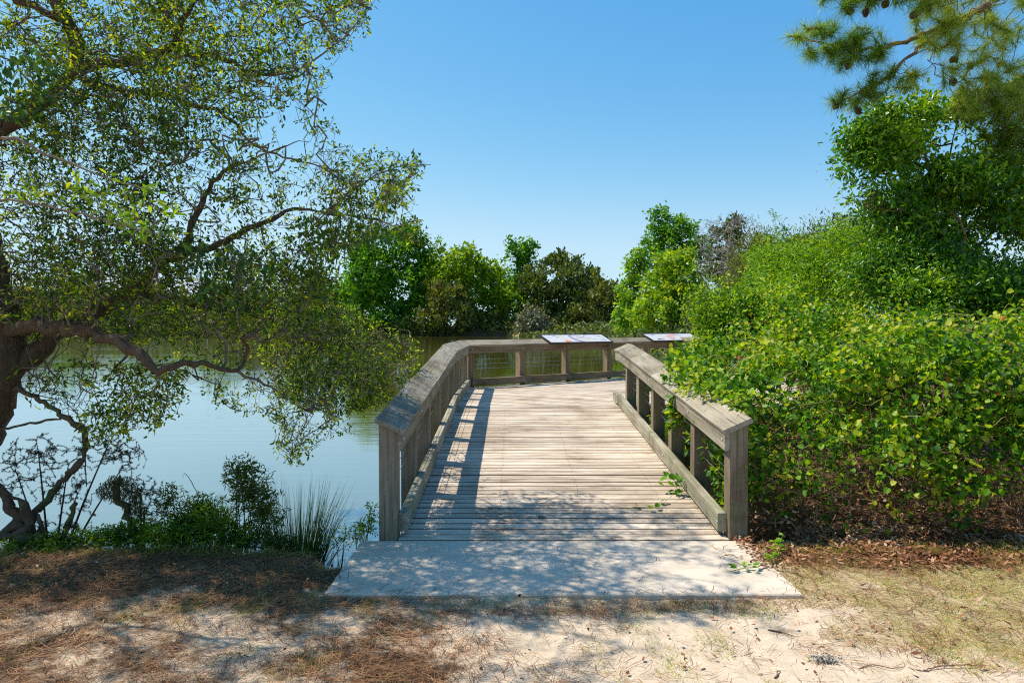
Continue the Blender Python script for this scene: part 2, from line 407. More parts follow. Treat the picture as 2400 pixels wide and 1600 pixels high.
def ground_material():
    m, n, l, out = new_mat('sandy_ground')
    g = n.new('ShaderNodeNewGeometry')
    at = n.new('ShaderNodeAttribute'); at.attribute_name = 'cover'
    sp = n.new('ShaderNodeSeparateColor'); l.new(at.outputs['Color'], sp.inputs[0])
    def noise(sc, det=6, ro=0.6):
        x = n.new('ShaderNodeTexNoise'); x.inputs['Scale'].default_value = sc; x.inputs['Detail'].default_value = det; x.inputs['Roughness'].default_value = ro
        l.new(g.outputs['Position'], x.inputs['Vector']); return x
    fine = noise(95, 6, 0.85); med = noise(9, 7, 0.65); big = noise(2.2, 5)
    sand = ramp(n, [(0.34, (0.31, 0.225, 0.145)), (0.5, (0.575, 0.45, 0.315)), (0.66, (0.70, 0.575, 0.43))])
    mixv = n.new('ShaderNodeMath'); mixv.operation = 'MULTIPLY_ADD'; mixv.inputs[1].default_value = 0.6
    hv = n.new('ShaderNodeMath'); hv.operation = 'MULTIPLY'; hv.inputs[1].default_value = 0.42
    l.new(med.outputs[0], hv.inputs[0]); l.new(fine.outputs[0], mixv.inputs[0]); l.new(hv.outputs[0], mixv.inputs[2])
    l.new(mixv.outputs[0], sand.inputs[0])
    lit = ramp(n, [(0.3, (0.040, 0.024, 0.014)), (0.55, (0.115, 0.066, 0.036)), (0.75, (0.22, 0.14, 0.085))])
    l.new(mixv.outputs[0], lit.inputs[0])
    straw = ramp(n, [(0.3, (0.16, 0.12, 0.05)), (0.5, (0.40, 0.31, 0.15)), (0.72, (0.62, 0.50, 0.31))])
    l.new(mixv.outputs[0], straw.inputs[0])
    def mask(src, amount_out):
        a = n.new('ShaderNodeMath'); a.operation = 'ADD'
        l.new(amount_out, a.inputs[0]); l.new(src.outputs[0], a.inputs[1])
        r = n.new('ShaderNodeMapRange'); r.inputs['From Min'].default_value = 0.92; r.inputs['From Max'].default_value = 1.12
        l.new(a.outputs[0], r.inputs[0]); return r
    m1 = mask(med, sp.outputs[0]); m2 = mask(big, sp.outputs[1])
    x1 = n.new('ShaderNodeMix'); x1.data_type = 'RGBA'
    l.new(m2.outputs[0], x1.inputs['Factor']); l.new(sand.outputs[0], x1.inputs['A']); l.new(straw.outputs[0], x1.inputs['B'])
    x2 = n.new('ShaderNodeMix'); x2.data_type = 'RGBA'
    l.new(m1.outputs[0], x2.inputs['Factor']); l.new(x1.outputs['Result'], x2.inputs['A']); l.new(lit.outputs[0], x2.inputs['B'])
    pb = n.new('ShaderNodeBsdfPrincipled'); pb.inputs['Roughness'].default_value = 0.95; pb.inputs['Specular IOR Level'].default_value = 0.1
    l.new(x2.outputs['Result'], pb.inputs['Base Color'])
    bp = n.new('ShaderNodeBump'); bp.inputs['Strength'].default_value = 0.55; bp.inputs['Distance'].default_value = 0.014
    l.new(mixv.outputs[0], bp.inputs['Height']); l.new(bp.outputs[0], pb.inputs['Normal'])
    l.new(pb.outputs[0], out.inputs[0])
    return m
M['ground'] = ground_material()

def concrete_material():
    m, n, l, out = new_mat('exposed_concrete')
    g = n.new('ShaderNodeNewGeometry')
    def noise(sc, det=6, ro=0.6):
        x = n.new('ShaderNodeTexNoise'); x.inputs['Scale'].default_value = sc; x.inputs['Detail'].default_value = det; x.inputs['Roughness'].default_value = ro
        l.new(g.outputs['Position'], x.inputs['Vector']); return x
    f = noise(170, 3, 0.8); b = noise(3, 6, 0.6)
    a = n.new('ShaderNodeMath'); a.operation = 'MULTIPLY_ADD'; a.inputs[1].default_value = 0.55
    h = n.new('ShaderNodeMath'); h.operation = 'MULTIPLY'; h.inputs[1].default_value = 0.45
    l.new(b.outputs[0], h.inputs[0]); l.new(f.outputs[0], a.inputs[0]); l.new(h.outputs[0], a.inputs[2])
    rp = ramp(n, [(0.33, (0.38, 0.305, 0.225)), (0.47, (0.57, 0.475, 0.365)), (0.66, (0.68, 0.58, 0.46))])
    l.new(a.outputs[0], rp.inputs[0])
    pb = n.new('ShaderNodeBsdfPrincipled'); pb.inputs['Roughness'].default_value = 0.9; pb.inputs['Specular IOR Level'].default_value = 0.2
    l.new(rp.outputs[0], pb.inputs['Base Color'])
    bp = n.new('ShaderNodeBump'); bp.inputs['Strength'].default_value = 0.4; bp.inputs['Distance'].default_value = 0.004
    l.new(f.outputs[0], bp.inputs['Height']); l.new(bp.outputs[0], pb.inputs['Normal'])
    l.new(pb.outputs[0], out.inputs[0])
    return m
M['concrete'] = concrete_material()

def water_material():
    m, n, l, out = new_mat('pond_water')
    g = n.new('ShaderNodeNewGeometry')
    mp = n.new('ShaderNodeMapping'); mp.inputs['Scale'].default_value = (0.45, 2.2, 1)
    l.new(g.outputs['Position'], mp.inputs[0])
    n1 = n.new('ShaderNodeTexNoise'); n1.inputs['Scale'].default_value = 1.6; n1.inputs['Detail'].default_value = 4; n1.inputs['Roughness'].default_value = 0.55
    l.new(mp.outputs[0], n1.inputs['Vector'])
    # patches of breeze
    mp2 = n.new('ShaderNodeMapping'); mp2.inputs['Scale'].default_value = (0.03, 0.10, 1)
    l.new(g.outputs['Position'], mp2.inputs[0])
    n2 = n.new('ShaderNodeTexNoise'); n2.inputs['Scale'].default_value = 1.3; n2.inputs['Detail'].default_value = 3
    l.new(mp2.outputs[0], n2.inputs['Vector'])
    st = n.new('ShaderNodeMapRange'); st.inputs['From Min'].default_value = 0.45; st.inputs['From Max'].default_value = 0.65
    st.inputs['To Min'].default_value = 0.05; st.inputs['To Max'].default_value = 0.22
    l.new(n2.outputs[0], st.inputs[0])
    bp = n.new('ShaderNodeBump'); bp.inputs['Distance'].default_value = 0.05
    l.new(st.outputs[0], bp.inputs['Strength']); l.new(n1.outputs[0], bp.inputs['Height'])
    body = n.new('ShaderNodeBsdfDiffuse'); body.inputs['Color'].default_value = (0.14, 0.118, 0.016, 1)
    gl = n.new('ShaderNodeBsdfGlossy'); gl.inputs['Roughness'].default_value = 0.05; gl.inputs['Color'].default_value = (0.88, 0.96, 1.0, 1)
    lw = n.new('ShaderNodeLayerWeight'); lw.inputs['Blend'].default_value = 0.5
    pw = n.new('ShaderNodeMath'); pw.operation = 'POWER'; pw.inputs[1].default_value = 2.2
    ma = n.new('ShaderNodeMath'); ma.operation = 'MULTIPLY_ADD'; ma.inputs[1].default_value = 0.90; ma.inputs[2].default_value = 0.08
    l.new(lw.outputs['Facing'], pw.inputs[0]); l.new(pw.outputs[0], ma.inputs[0])
    mx = n.new('ShaderNodeMixShader')
    l.new(ma.outputs[0], mx.inputs[0]); l.new(body.outputs[0], mx.inputs[1]); l.new(gl.outputs[0], mx.inputs[2])
    for nd in (body, gl, lw): l.new(bp.outputs[0], nd.inputs['Normal'])
    l.new(mx.outputs[0], out.inputs[0])
    return m
M['water'] = water_material()

# ------------------------------------------------------------------ terrain and water
WATER_Z = -0.42
def sstep(a, b, x):
    t = np.clip((x - a) / (b - a), 0, 1); return t * t * (3 - 2 * t)

def edge_near(X):
    """Y of the top of the near bank (the pond starts beyond it)"""
    e = np.interp(X, [-60, -8, -3.6, -2.2, -1.55, -1.28, -1.1, 1.8, 2.2], [4.9, 5.15, 4.98, 4.92, 4.82, 4.55, 4.6, 4.9, 5.0])
    return e + 0.04 * np.sin(X * 7.1) + 0.03 * np.sin(X * 17.3 + 1)
def shore_right(Y):
    return np.interp(Y, [0, 4.9, 5.6, 6.5, 8, 10, 12, 20, 60, 100, 132, 145, 152], [1.4, 1.5, 1.7, 1.95, 2.4, 3.4, 4.6, 7.0, 11.0, 13.0, 10.0, -2.0, -60.0])

def height(X, Y):
    X = np.asarray(X, float); Y = np.asarray(Y, float)
    p = np.stack([X, Y, np.zeros_like(X)], -1)
    near = -0.020 + 0.011 * pnoise(p, 1.2, 3) + 0.005 * pnoise(p, 5, 4)
    d1 = Y - edge_near(X)                       # >0 : out over the near bank
    d2 = X - shore_right(Y)                     # >0 : land on the right
    far = sstep(144.5, 148, Y - 0.05 * X + 2.0 * np.sin(X * 0.06) + 1.0 * np.sin(X * 0.21))
    land_near = 1 - sstep(0.0, 0.7, d1)
    land_right = sstep(-0.25, 0.6 + 0.02 * Y, d2)
    land = np.maximum(np.maximum(land_near, land_right), far)
    rise = 0.03 * np.clip(Y - 15, 0, 60) * land_right * 0.4 + far * 0.35
    bed = -0.9
    return bed + (near + rise - bed) * land

def grid_axis(segs):
    out = [segs[0][0]]
    for a, b, st in segs:
        n = max(1, int(round((b - a) / st)))
        out += list(np.linspace(a, b, n + 1)[1:])
    return np.array(out)
gx = grid_axis([(-900, -200, 50), (-200, -20, 6), (-20, -6, 0.5), (-6, 7, 0.045), (7, 20, 0.5), (20, 60, 2), (60, 200, 6), (200, 900, 50)])
gy = grid_axis([(-40, 0, 4), (0, 2.4, 0.3), (2.4, 6.2, 0.04), (6.2, 12, 0.2), (12, 60, 1.0), (60, 140, 2.5), (140, 160, 0.7), (160, 300, 10), (300, 1600, 65)])
XX, YY = np.meshgrid(gx, gy)
HH = height(XX.ravel(), YY.ravel())
GV = np.stack([XX.ravel(), YY.ravel(), HH], -1)
nxg, nyg = len(gx), len(gy)
ii = np.arange(nxg * nyg).reshape(nyg, nxg)
GF = np.stack([ii[:-1, :-1].ravel(), ii[:-1, 1:].ravel(), ii[1:, 1:].ravel(), ii[1:, :-1].ravel()], -1)

def cover(X, Y):
    """(litter, straw grass) amounts 0..1 on the ground"""
    p = np.stack([X, Y, np.zeros_like(X)], -1)
    q = pnoise(p, 0.9, 21) * 0.22 + pnoise(p, 2.4, 22) * 0.12
    lit = np.zeros_like(X)
    lit = np.maximum(lit, sstep(-0.6, -1.5, X) * sstep(3.1, 4.3, Y + 2.2 * q) * 0.80)
    lit = np.maximum(lit, sstep(0.2, -0.6, X) * sstep(2.0, 3.4, Y + q) * 0.55 + q * 1.1 * (X < 0.4))
    lit = np.maximum(lit, (1 - sstep(0.0, 0.22, np.abs(Y - 3.86 - 0.06 * X))) * sstep(2.0, 0.8, X) * sstep(-1.3, -0.6, X) * 0.5)
    lit = np.maximum(lit, sstep(1.6, 2.0, X) * sstep(4.25, 4.65, Y + 0.5 * q) * 0.8)
    gr = sstep(1.3, 2.1, X + 0.9 * (Y - 3.7) + q) * sstep(2.9, 3.5, Y + q) * (1 - sstep(4.7, 5.2, Y)) * 0.62
    gr = np.maximum(gr, (1 - sstep(0.05, 0.30, np.abs(Y - 3.92 + 0.3 * q))) * 0.45)
    gr = np.maximum(gr, sstep(0.5, -0.4, X) * sstep(0.05, 0.30, q) * 0.45)
    far = sstep(6, 10, Y)
    gr = np.maximum(gr, far * 0.9); lit = np.maximum(lit, far * 0.42)
    return np.clip(lit, 0, 1), np.clip(gr, 0, 1)

ground = mesh_np('ground', GV, GF, M['ground'], smooth=True)
tag(ground, 'sandy ground with pine litter running down to the pond', None, None, 'structure')
cl, cg = cover(GV[:, 0], GV[:, 1])
ca = ground.data.color_attributes.new('cover', 'FLOAT_COLOR', 'POINT')
cc = np.zeros((len(GV), 4), np.float32); cc[:, 0] = cl; cc[:, 1] = cg; cc[:, 3] = 1
ca.data.foreach_set('color', cc.ravel())

wx = grid_axis([(-900, -100, 100), (-100, 40, 10), (40, 900, 100)])
wy = grid_axis([(4.55, 160, 8)])
XX2, YY2 = np.meshgrid(wx, wy)
jj = np.arange(len(wx) * len(wy)).reshape(len(wy), len(wx))
WF = np.stack([jj[:-1, :-1].ravel(), jj[:-1, 1:].ravel(), jj[1:, 1:].ravel(), jj[1:, :-1].ravel()], -1)
water = mesh_np('water', np.stack([XX2.ravel(), YY2.ravel(), np.full(XX2.size, WATER_Z)], -1), WF, M['water'])
tag(water, 'calm pond water, blue in the open and olive under the trees', None, None, 'structure')

# ------------------------------------------------------------------ concrete slab
def slab():
    x0, x1, y0, y1, zt, zb = -1.13, 1.745, 4.055, 5.075, 0.0, -0.14
    N, Mx = 24, 60
    V, F = [], []
    b = 0.008
    ring = []
    for i in range(Mx + 1):
        ring.append((x0 + (x1 - x0) * i / Mx, y0))
    for j in range(1, N + 1):
        ring.append((x1, y0 + (y1 - y0) * j / N))
    for i in range(Mx - 1, -1, -1):
        ring.append((x0 + (x1 - x0) * i / Mx, y1))
    for j in range(N - 1, 0, -1):
        ring.append((x0, y0 + (y1 - y0) * j / N))
    n = len(ring)
    cx, cy = (x0 + x1) / 2, (y0 + y1) / 2
    rr = random.Random(4)
    wob = [rr.uniform(-0.004, 0.004) for _ in ring]
    for z, inset in ((zb, 0), (zt - b, 0), (zt, b)):
        for (x, y), w in zip(ring, wob):
            ix = inset * (1 if x < cx else -1) if abs(x - x0) < 1e-6 or abs(x - x1) < 1e-6 else 0
            iy = inset * (1 if y < cy else -1) if abs(y - y0) < 1e-6 or abs(y - y1) < 1e-6 else 0
            V.append((x + ix + w, y + iy + (w if y < cy else 0), z))
    for k in range(2):
        for i in range(n):
            j = (i + 1) % n
            F.append((k * n + i, k * n + j, (k + 1) * n + j, (k + 1) * n + i))
    F.append(tuple(range(2 * n, 3 * n)))
    o = mesh_py('concrete_slab', V, F, M['concrete'])
    tag(o, 'pale concrete slab at the foot of the wooden boardwalk', None, None, 'structure')
slab()

# ------------------------------------------------------------------ timber pieces
def frame_of(p0, p1):
    x = (p1 - p0).normalized()
    up = Vector((0, 0, 1)) if abs(x.z) < 0.95 else Vector((0, 1, 0))
    y = up.cross(x).normalized()
    z = x.cross(y)
    m = Matrix((x, y, z)).transposed().to_4x4()
    m.translation = p0
    return m

def prism(name, A, B, mat, parent, segs=1, wob=0.0, seed=0, edge=None):
    """solid between polygon A and polygon B (same count), local X along its length"""
    A = [Vector(a) for a in A]; B = [Vector(b) for b in B]
    ca = sum(A, Vector()) / len(A); cb = sum(B, Vector()) / len(B)
    m = frame_of(ca, cb); inv = m.inverted()
    rr = random.Random(seed)
    V, F, k = [], [], len(A)
    for s in range(segs + 1):
        t = s / segs
        d = Vector((0, rr.uniform(-wob, wob), rr.uniform(-wob, wob)))
        for a, b in zip(A, B):
            V.append(inv @ (a.lerp(b, t)) + d)
    for s in range(segs):
        for i in range(k):
            j = (i + 1) % k
            F.append((s * k + i, s * k + j, (s + 1) * k + j, (s + 1) * k + i))
    F.append(tuple(reversed(range(k)))); F.append(tuple(segs * k + i for i in range(k)))
    me = bpy.data.meshes.new(name)
    me.from_pydata([tuple(v) for v in V], [], F)
    import bmesh
    bm = bmesh.new(); bm.from_mesh(me); bmesh.ops.recalc_face_normals(bm, faces=bm.faces)
    bm.to_mesh(me); bm.free()
    me.materials.append(mat)
    if edge:
        me.materials.append(edge)
        for pl_ in me.polygons:
            if abs(pl_.normal.y) > 0.35: pl_.material_index = 1
    o = bpy.data.objects.new(name, me); COL.objects.link(o)
    o.parent = parent
    o.matrix_parent_inverse = Matrix()
    pl = Vector(parent.location)
    m2 = m.copy(); m2.translation = m.translation - pl
    o.matrix_local = m2
    return o

def chamfer(corners, c):
    """cut every corner of a convex polygon by c"""
    out = []
    n = len(corners)
    for i in range(n):
        p, a, b = Vector(corners[i]), Vector(corners[i - 1]), Vector(corners[(i + 1) % n])
        out.append(p + (a - p).normalized() * c); out.append(p + (b - p).normalized() * c)
    return out

Y0R, Y1R, RISE = 5.085, 10.10, 0.418
def deck_z(y):
    return RISE * min(max((y - Y0R) / (Y1R - Y0R), 0), 1)

# --- boardwalk deck
deck = empty('boardwalk', (0.4, 5.08, 0), 'weathered plank boardwalk ramp rising to a platform over the pond', 'boardwalk')
n_pl = 43
pitch_pl = (Y1R - Y0R) / n_pl
rr = random.Random(5)
for i in range(n_pl):
    ya, yb = Y0R + i * pitch_pl, Y0R + (i + 1) * pitch_pl - rr.uniform(0.006, 0.011)
    dz = rr.uniform(-0.0025, 0.0025)
    za, zb_ = deck_z(ya) + dz, deck_z(yb) + dz + rr.uniform(-0.0015, 0.0015)
    xl, xr = -0.858 + rr.uniform(-.004, .004), 1.628 + rr.uniform(-.006, .006)
    cup = 0.0013
    def sec(x):
        return [(x, ya, za - 0.035), (x, yb, zb_ - 0.035), (x, yb, zb_ - 0.006), (x, yb - 0.006, zb_),
                (x, (ya + yb) / 2, (za + zb_) / 2 - cup), (x, ya + 0.006, za), (x, ya, za - 0.006)]
    prism('plank', sec(xl), sec(xr), M['deck'], deck, edge=M['deckedge'])

PLAT = [(-0.858, Y1R + 0.002), (-0.858, 13.10), (4.13, 16.95), (6.6, 16.5), (7.5, 13.2), (3.6, Y1R + 0.002)]
def clip(poly, nx, ny, c):
    out = []
    for i in range(len(poly)):
        a, b = poly[i - 1], poly[i]
        da, db = nx * a[0] + ny * a[1] - c, nx * b[0] + ny * b[1] - c
        if (da < 0) != (db < 0):
            t = da / (da - db); out.append((a[0] + (b[0] - a[0]) * t, a[1] + (b[1] - a[1]) * t))
        if db >= 0: out.append(b)
    return out
bd = Vector((1, -0.52)).normalized(); bn = Vector((0.52, 1)).normalized()
c0 = min(bn.dot(Vector(p)) for p in PLAT); c1 = max(bn.dot(Vector(p)) for p in PLAT)
c = c0 - 0.05
while c < c1:
    g = rr.uniform(0.006, 0.011)
    poly = clip(clip(PLAT, bn.x, bn.y, c), -bn.x, -bn.y, -(c + 0.117 - g))
    if len(poly) >= 3:
        area = abs(sum(poly[i - 1][0] * poly[i][1] - poly[i][0] * poly[i - 1][1] for i in range(len(poly)))) / 2
        if area > 0.004:
            # order points so that local X runs along the board
            org = Vector((poly[0][0], poly[0][1], RISE)); ang = math.atan2(bd.y, bd.x)
            cs, sn = math.cos(-ang), math.sin(-ang)
            loc = [((x - org.x) * cs - (y - org.y) * sn, (x - org.x) * sn + (y - org.y) * cs) for x, y in poly]
            dz = rr.uniform(-0.0025, 0.0025)
            V = [(x, y, dz) for x, y in loc] + [(x, y, dz - 0.035) for x, y in loc]
            k = len(loc)
            F = [tuple(range(k)), tuple(reversed(range(k, 2 * k)))] + [(i, k + i, k + (i + 1) % k, (i + 1) % k) for i in range(k)]
            import bmesh
            me = bpy.data.meshes.new('plank'); me.from_pydata(V, [], F)
            bm = bmesh.new(); bm.from_mesh(me); bmesh.ops.recalc_face_normals(bm, faces=bm.faces); bm.to_mesh(me); bm.free()
            me.materials.append(M['deck'])
            o = bpy.data.objects.new('plank', me); COL.objects.link(o); o.parent = deck
            o.location = org - deck.location; o.rotation_euler = (0, 0, ang)
    c += 0.117
# nail heads along the joist lines
M['nail'] = plain_mat('rusty_nail', (0.045, 0.03, 0.022), 0.7, 0.4)
nv, nf = [], []
rn_ = random.Random(12)
for i in range(n_pl):
    for x in (-0.80, -0.1, 0.6, 1.3, 1.57):
        for f_ in (0.25, 0.75):
            y = Y0R + (i + f_) * pitch_pl + rn_.uniform(-.008, .008); xx = x + rn_.uniform(-.012, .012); z = deck_z(y) + 0.0022; k0 = len(nv)
            nv += [(xx + 0.0048 * math.cos(t), y + 0.0048 * math.sin(t), z) for t in [q * math.pi / 3 for q in range(6)]]
            nf.append(tuple(range(k0, k0 + 6)))
o_n = mesh_py('nails', nv, nf, M['nail'], deck); tag(o_n, kind='stuff')
# joists and piles under the planks
def box_sec(p, n, w, h):
    """rectangle centred on p, width along n (horizontal), height along z"""
    n = Vector(n)
    z = Vector((0, 0, 1))
    return [p - n * w / 2 - z * h / 2, p + n * w / 2 - z * h / 2, p + n * w / 2 + z * h / 2, p - n * w / 2 + z * h / 2]
for x in (-0.80, -0.1, 0.6, 1.3, 1.57):
    a = Vector((x, 5.12, deck_z(5.12) - 0.14)); b = Vector((x, 10.0, deck_z(10.0) - 0.14))
    prism('joist', box_sec(a, (1, 0, 0), 0.05, 0.19), box_sec(b, (1, 0, 0), 0.05, 0.19), M['joist'], deck)
for x0_, y0_, x1_, y1_ in ((-0.8, 10.15, -0.8, 13.0), (0.6, 10.2, 0.6, 14.1), (2.0, 10.2, 2.0, 15.1), (3.6, 10.2, 3.6, 16.3), (5.4, 12.2, 5.4, 16.5)):
    a = Vector((x0_, y0_, RISE - 0.14)); b = Vector((x1_, y1_, RISE - 0.14))
    prism('joist', box_sec(a, (1, 0, 0), 0.05, 0.19), box_sec(b, (1, 0, 0), 0.05, 0.19), M['joist'], deck)
for (x, y) in ((-0.6, 7.6), (1.4, 7.6), (0.4, 11.5), (3.0, 11.8), (3.0, 15.0), (5.6, 14.8)):
    pts = [(x + 0.13 * math.cos(a), y + 0.13 * math.sin(a)) for a in [k * math.pi / 5 for k in range(10)]]
    prism('pile', [(px, py, -1.2) for px, py in pts], [(px, py, deck_z(y) - 0.24) for px, py in pts], M['joist'], deck)

# --- railings
TAN = math.tan(R(24)); COS = math.cos(R(24)); SIN = math.sin(R(24))
def bolt_mesh():
    V, F, k = [], [], 8
    for r_, x in ((0.012, 0), (0.012, 0.004), (0.007, 0.007)):
        V += [(x, r_ * math.cos(2 * math.pi * i / k), r_ * math.sin(2 * math.pi * i / k)) for i in range(k)]
    for s in range(2):
        F += [(s * k + i, s * k + (i + 1) % k, (s + 1) * k + (i + 1) % k, (s + 1) * k + i) for i in range(k)]
    F.append(tuple(range(2 * k, 3 * k)))
    me = bpy.data.meshes.new('bolt'); me.from_pydata(V, [], F); me.materials.append(M['bolt']); return me
BOLT = bolt_mesh()

def railing(label, loc, path, side, posts, mats, cap_gap=0.0015, caps=None):
    """path: points (x, y) with deck height; side: +1 when the deck lies right of the walking direction"""
    root = empty('railing', loc, label, 'railing')
    pts = [Vector((p[0], p[1], p[2])) for p in path]
    dirs = [Vector((pts[i + 1].x - pts[i].x, pts[i + 1].y - pts[i].y)).normalized() for i in range(len(pts) - 1)]
    nrml = [Vector((d.y, -d.x)) * side for d in dirs]
    mit = []
    for i in range(len(pts)):
        if i == 0: mit.append(nrml[0])
        elif i == len(pts) - 1: mit.append(nrml[-1])
        else:
            a, b = nrml[i - 1], nrml[i]; mit.append((a + b) / (1 + a.dot(b)))
    def section(i, corners, seg=None, gap=0.0, over=0.0):
        out = []
        for o, z in corners:
            p = pts[i]; m = mit[i]
            v = Vector((p.x + m.x * o, p.y + m.y * o, p.z + z))
            if seg is not None:
                d = dirs[seg]; s = 1 if seg == i else -1
                dzz = (pts[seg + 1].z - pts[seg].z) / max((pts[seg + 1] - pts[seg]).xy.length, 1e-6)
                v += Vector((d.x, d.y, dzz)) * s * (gap - over)
            out.append(v)
        return out
    th = 0.038
    iw, ow = 0.062, 0.062 - 0.235 * COS
    zi, zo = 0.825, 0.825 + 0.235 * SIN
    capc = [(iw, zi), (ow, zo), (ow - th * SIN, zo - th * COS), (iw - th * SIN, zi - th * COS)]
    capc = [(p.x, p.y) for p in chamfer([Vector(q).to_3d() for q in capc], 0.004)]
    fas = [(0.001, 0.665), (0.039, 0.665), (0.039, 0.665 + 0.133), (0.001, 0.665 + 0.146)]
    fas = [(p.x, p.y) for p in chamfer([Vector(q).to_3d() for q in fas], 0.003)]
    kck = [(0.001, 0.035), (0.071, 0.035), (0.071, 0.175), (0.001, 0.175)]
    kck = [(p.x, p.y) for p in chamfer([Vector(q).to_3d() for q in kck], 0.006)]
    for s in range(len(pts) - 1):
        first, last = s == 0, s == len(pts) - 2
        o0 = 0.025 if first else 0.0; o1 = 0.025 if last else 0.0
        prism('cap_board', section(s, capc, s, cap_gap, o0), section(s + 1, capc, s, cap_gap, o1), mats[0], root, 6, 0.0012, s + 3)
        prism('side_board', section(s, fas, s, cap_gap, -0.003), section(s + 1, fas, s, cap_gap, -0.003), mats[1], root, 4, 0.001, s + 9)
        prism('kick_board', section(s, kck, s, cap_gap, -0.06 if first else -0.002), section(s + 1, kck, s, cap_gap, -0.002), mats[2], root, 4, 0.002, s + 19)
        for zz in (0.36, 0.45, 0.54):
            a = section(s, [(-0.07, zz)])[0]; b = section(s + 1, [(-0.07, zz)])[0]
            d = dirs[s]; n3 = Vector((-d.y, d.x, 0))
            ring = lambda c_: [c_ + n3 * 0.0028 * math.cos(t) + Vector((0, 0, 0.0028 * math.sin(t))) for t in [k * math.pi / 3 for k in range(6)]]
            prism('cable', ring(a), ring(b), M['steel'], root)
    sv, sf = [], []
    for s in range(len(pts) - 1):
        Ls = (pts[s + 1] - pts[s]).length
        for q in range(max(1, int(Ls / 0.42))):
            for o_ in (0.02, -0.11):
                t = (q + 0.35) / max(1, int(Ls / 0.42)); d = dirs[s]; n2 = nrml[s]
                c_ = pts[s].lerp(pts[s + 1], t); zc = c_.z + zi + (iw - o_) * TAN + 0.0035
                k0 = len(sv)
                for a_ in range(6):
                    u_, v_ = 0.0055 * math.cos(a_ * math.pi / 3), 0.0055 * math.sin(a_ * math.pi / 3)
                    slope_ = (pts[s + 1].z - pts[s].z) / max((pts[s + 1] - pts[s]).xy.length, 1e-6)
                    sv.append((c_.x + n2.x * (o_ + v_) + d.x * u_, c_.y + n2.y * (o_ + v_) + d.y * u_, zc - v_ * TAN + slope_ * u_))
                sf.append(tuple(range(k0, k0 + 6)))
    so_n = mesh_py('screws', sv, sf, M['nail'], root); tag(so_n, kind='stuff')
    for (x, y, seg, big) in posts:
        d, n2 = dirs[seg], nrml[seg]
        zb_ = deck_z(y)
        w = big
        base = Vector((x, y)) if not isinstance(x, Vector) else x
        # inner face on the line, body outwards
        cs = [base, base + d * w, base + d * w - n2 * w, base - n2 * w]
        offs = [0, 0, -w, -w]
        bottom = [(c_.x, c_.y, -1.3) for c_ in cs]
        slope = (pts[seg + 1].z - pts[seg].z) / max((pts[seg + 1] - pts[seg]).xy.length, 1e-6)
        alongs = [0, w, w, 0]
        top = [(c_.x, c_.y, zb_ + 0.825 + (iw - o_) * TAN - th / COS - 0.002 + slope * al) for c_, o_, al in zip(cs, offs, alongs)]
        prism('post', bottom, top, mats[3], root)
        for zz, oo in ((0.735, 0.039), (0.105, 0.071)):
            b = bpy.data.objects.new('bolt', BOLT); COL.objects.link(b); b.parent = root
            c3 = base + d * (w * 0.5) + n2 * oo
            b.location = Vector((c3.x, c3.y, zb_ + zz + slope * w / 2 + 0.012 * ((x * 7) % 1))) - root.location
            b.rotation_euler = (0, 0, math.atan2(n2.y, n2.x))
    return root

XL, XR = -0.864, 1.635
fd = Vector((0.79, 0.61)).normalized()
CA = Vector((XL, 13.10))
def zz(y): return deck_z(y)
left_path = [(XL, 5.10, zz(5.10)), (XL, 7.35, zz(7.35)), (XL, 10.10, RISE), (CA.x, CA.y, RISE)]
railing('long weathered railing with sloped cap along the left side of the ramp', (XL, 5.1, 0), left_path + [(CA.x + fd.x * 0.02, CA.y + fd.y * 0.02, RISE)], 1,
        [(XL, y, 0, 0.135) for y in (5.10, 6.12)] + [(XL, y, 1, 0.135) for y in (7.12, 8.15, 9.15)] + [(XL, y, 2, 0.135) for y in (10.12, 11.1, 12.05, 12.97)],
        (M['cap'], M['rail'], M['kick'], M['post']))
far_pts = [CA + fd * 0.025, CA + fd * 2.52, CA + fd * 4.45, CA + fd * 6.3]
B = far_pts[-1]
e2 = Vector((0.96, -0.28)).normalized()
far_path = [(p.x, p.y, RISE) for p in far_pts] + [((B + e2 * 3).x, (B + e2 * 3).y, RISE)]
fposts = []
for t in (0.03, 1.29, 2.55, 3.81, 5.07):
    q = CA + fd * t; fposts.append((q.x, q.y, 0 if t < 2.5 else (1 if t < 4.4 else 2), 0.135))
for t in (0.1, 1.4, 2.7):
    q = B + e2 * t; fposts.append((q.x, q.y, 3, 0.135))
railing('brown wooden railing across the far side of the platform, carrying the two signs', (CA.x, CA.y, RISE), far_path, 1, fposts,
        (M['cap'], M['farrail'], M['farrail'], M['farrail']))
right_path = [(XR, 5.10, zz(5.10)), (XR, 7.75, zz(7.75)), (XR, 9.15, zz(9.15)), (XR, 10.10, RISE), (XR, 10.55, RISE)]
railing('weathered greenish railing on the right side of the ramp, half buried in vines', (XR, 5.1, 0), right_path, -1,
        [(XR, y, 0, 0.135) for y in (5.10, 6.10, 6.98)] + [(XR, 7.88, 1, 0.135), (XR, 8.77, 1, 0.135), (XR, 9.68, 2, 0.135)],
        (M['cap'], M['cap'], M['kick'], M['post']))

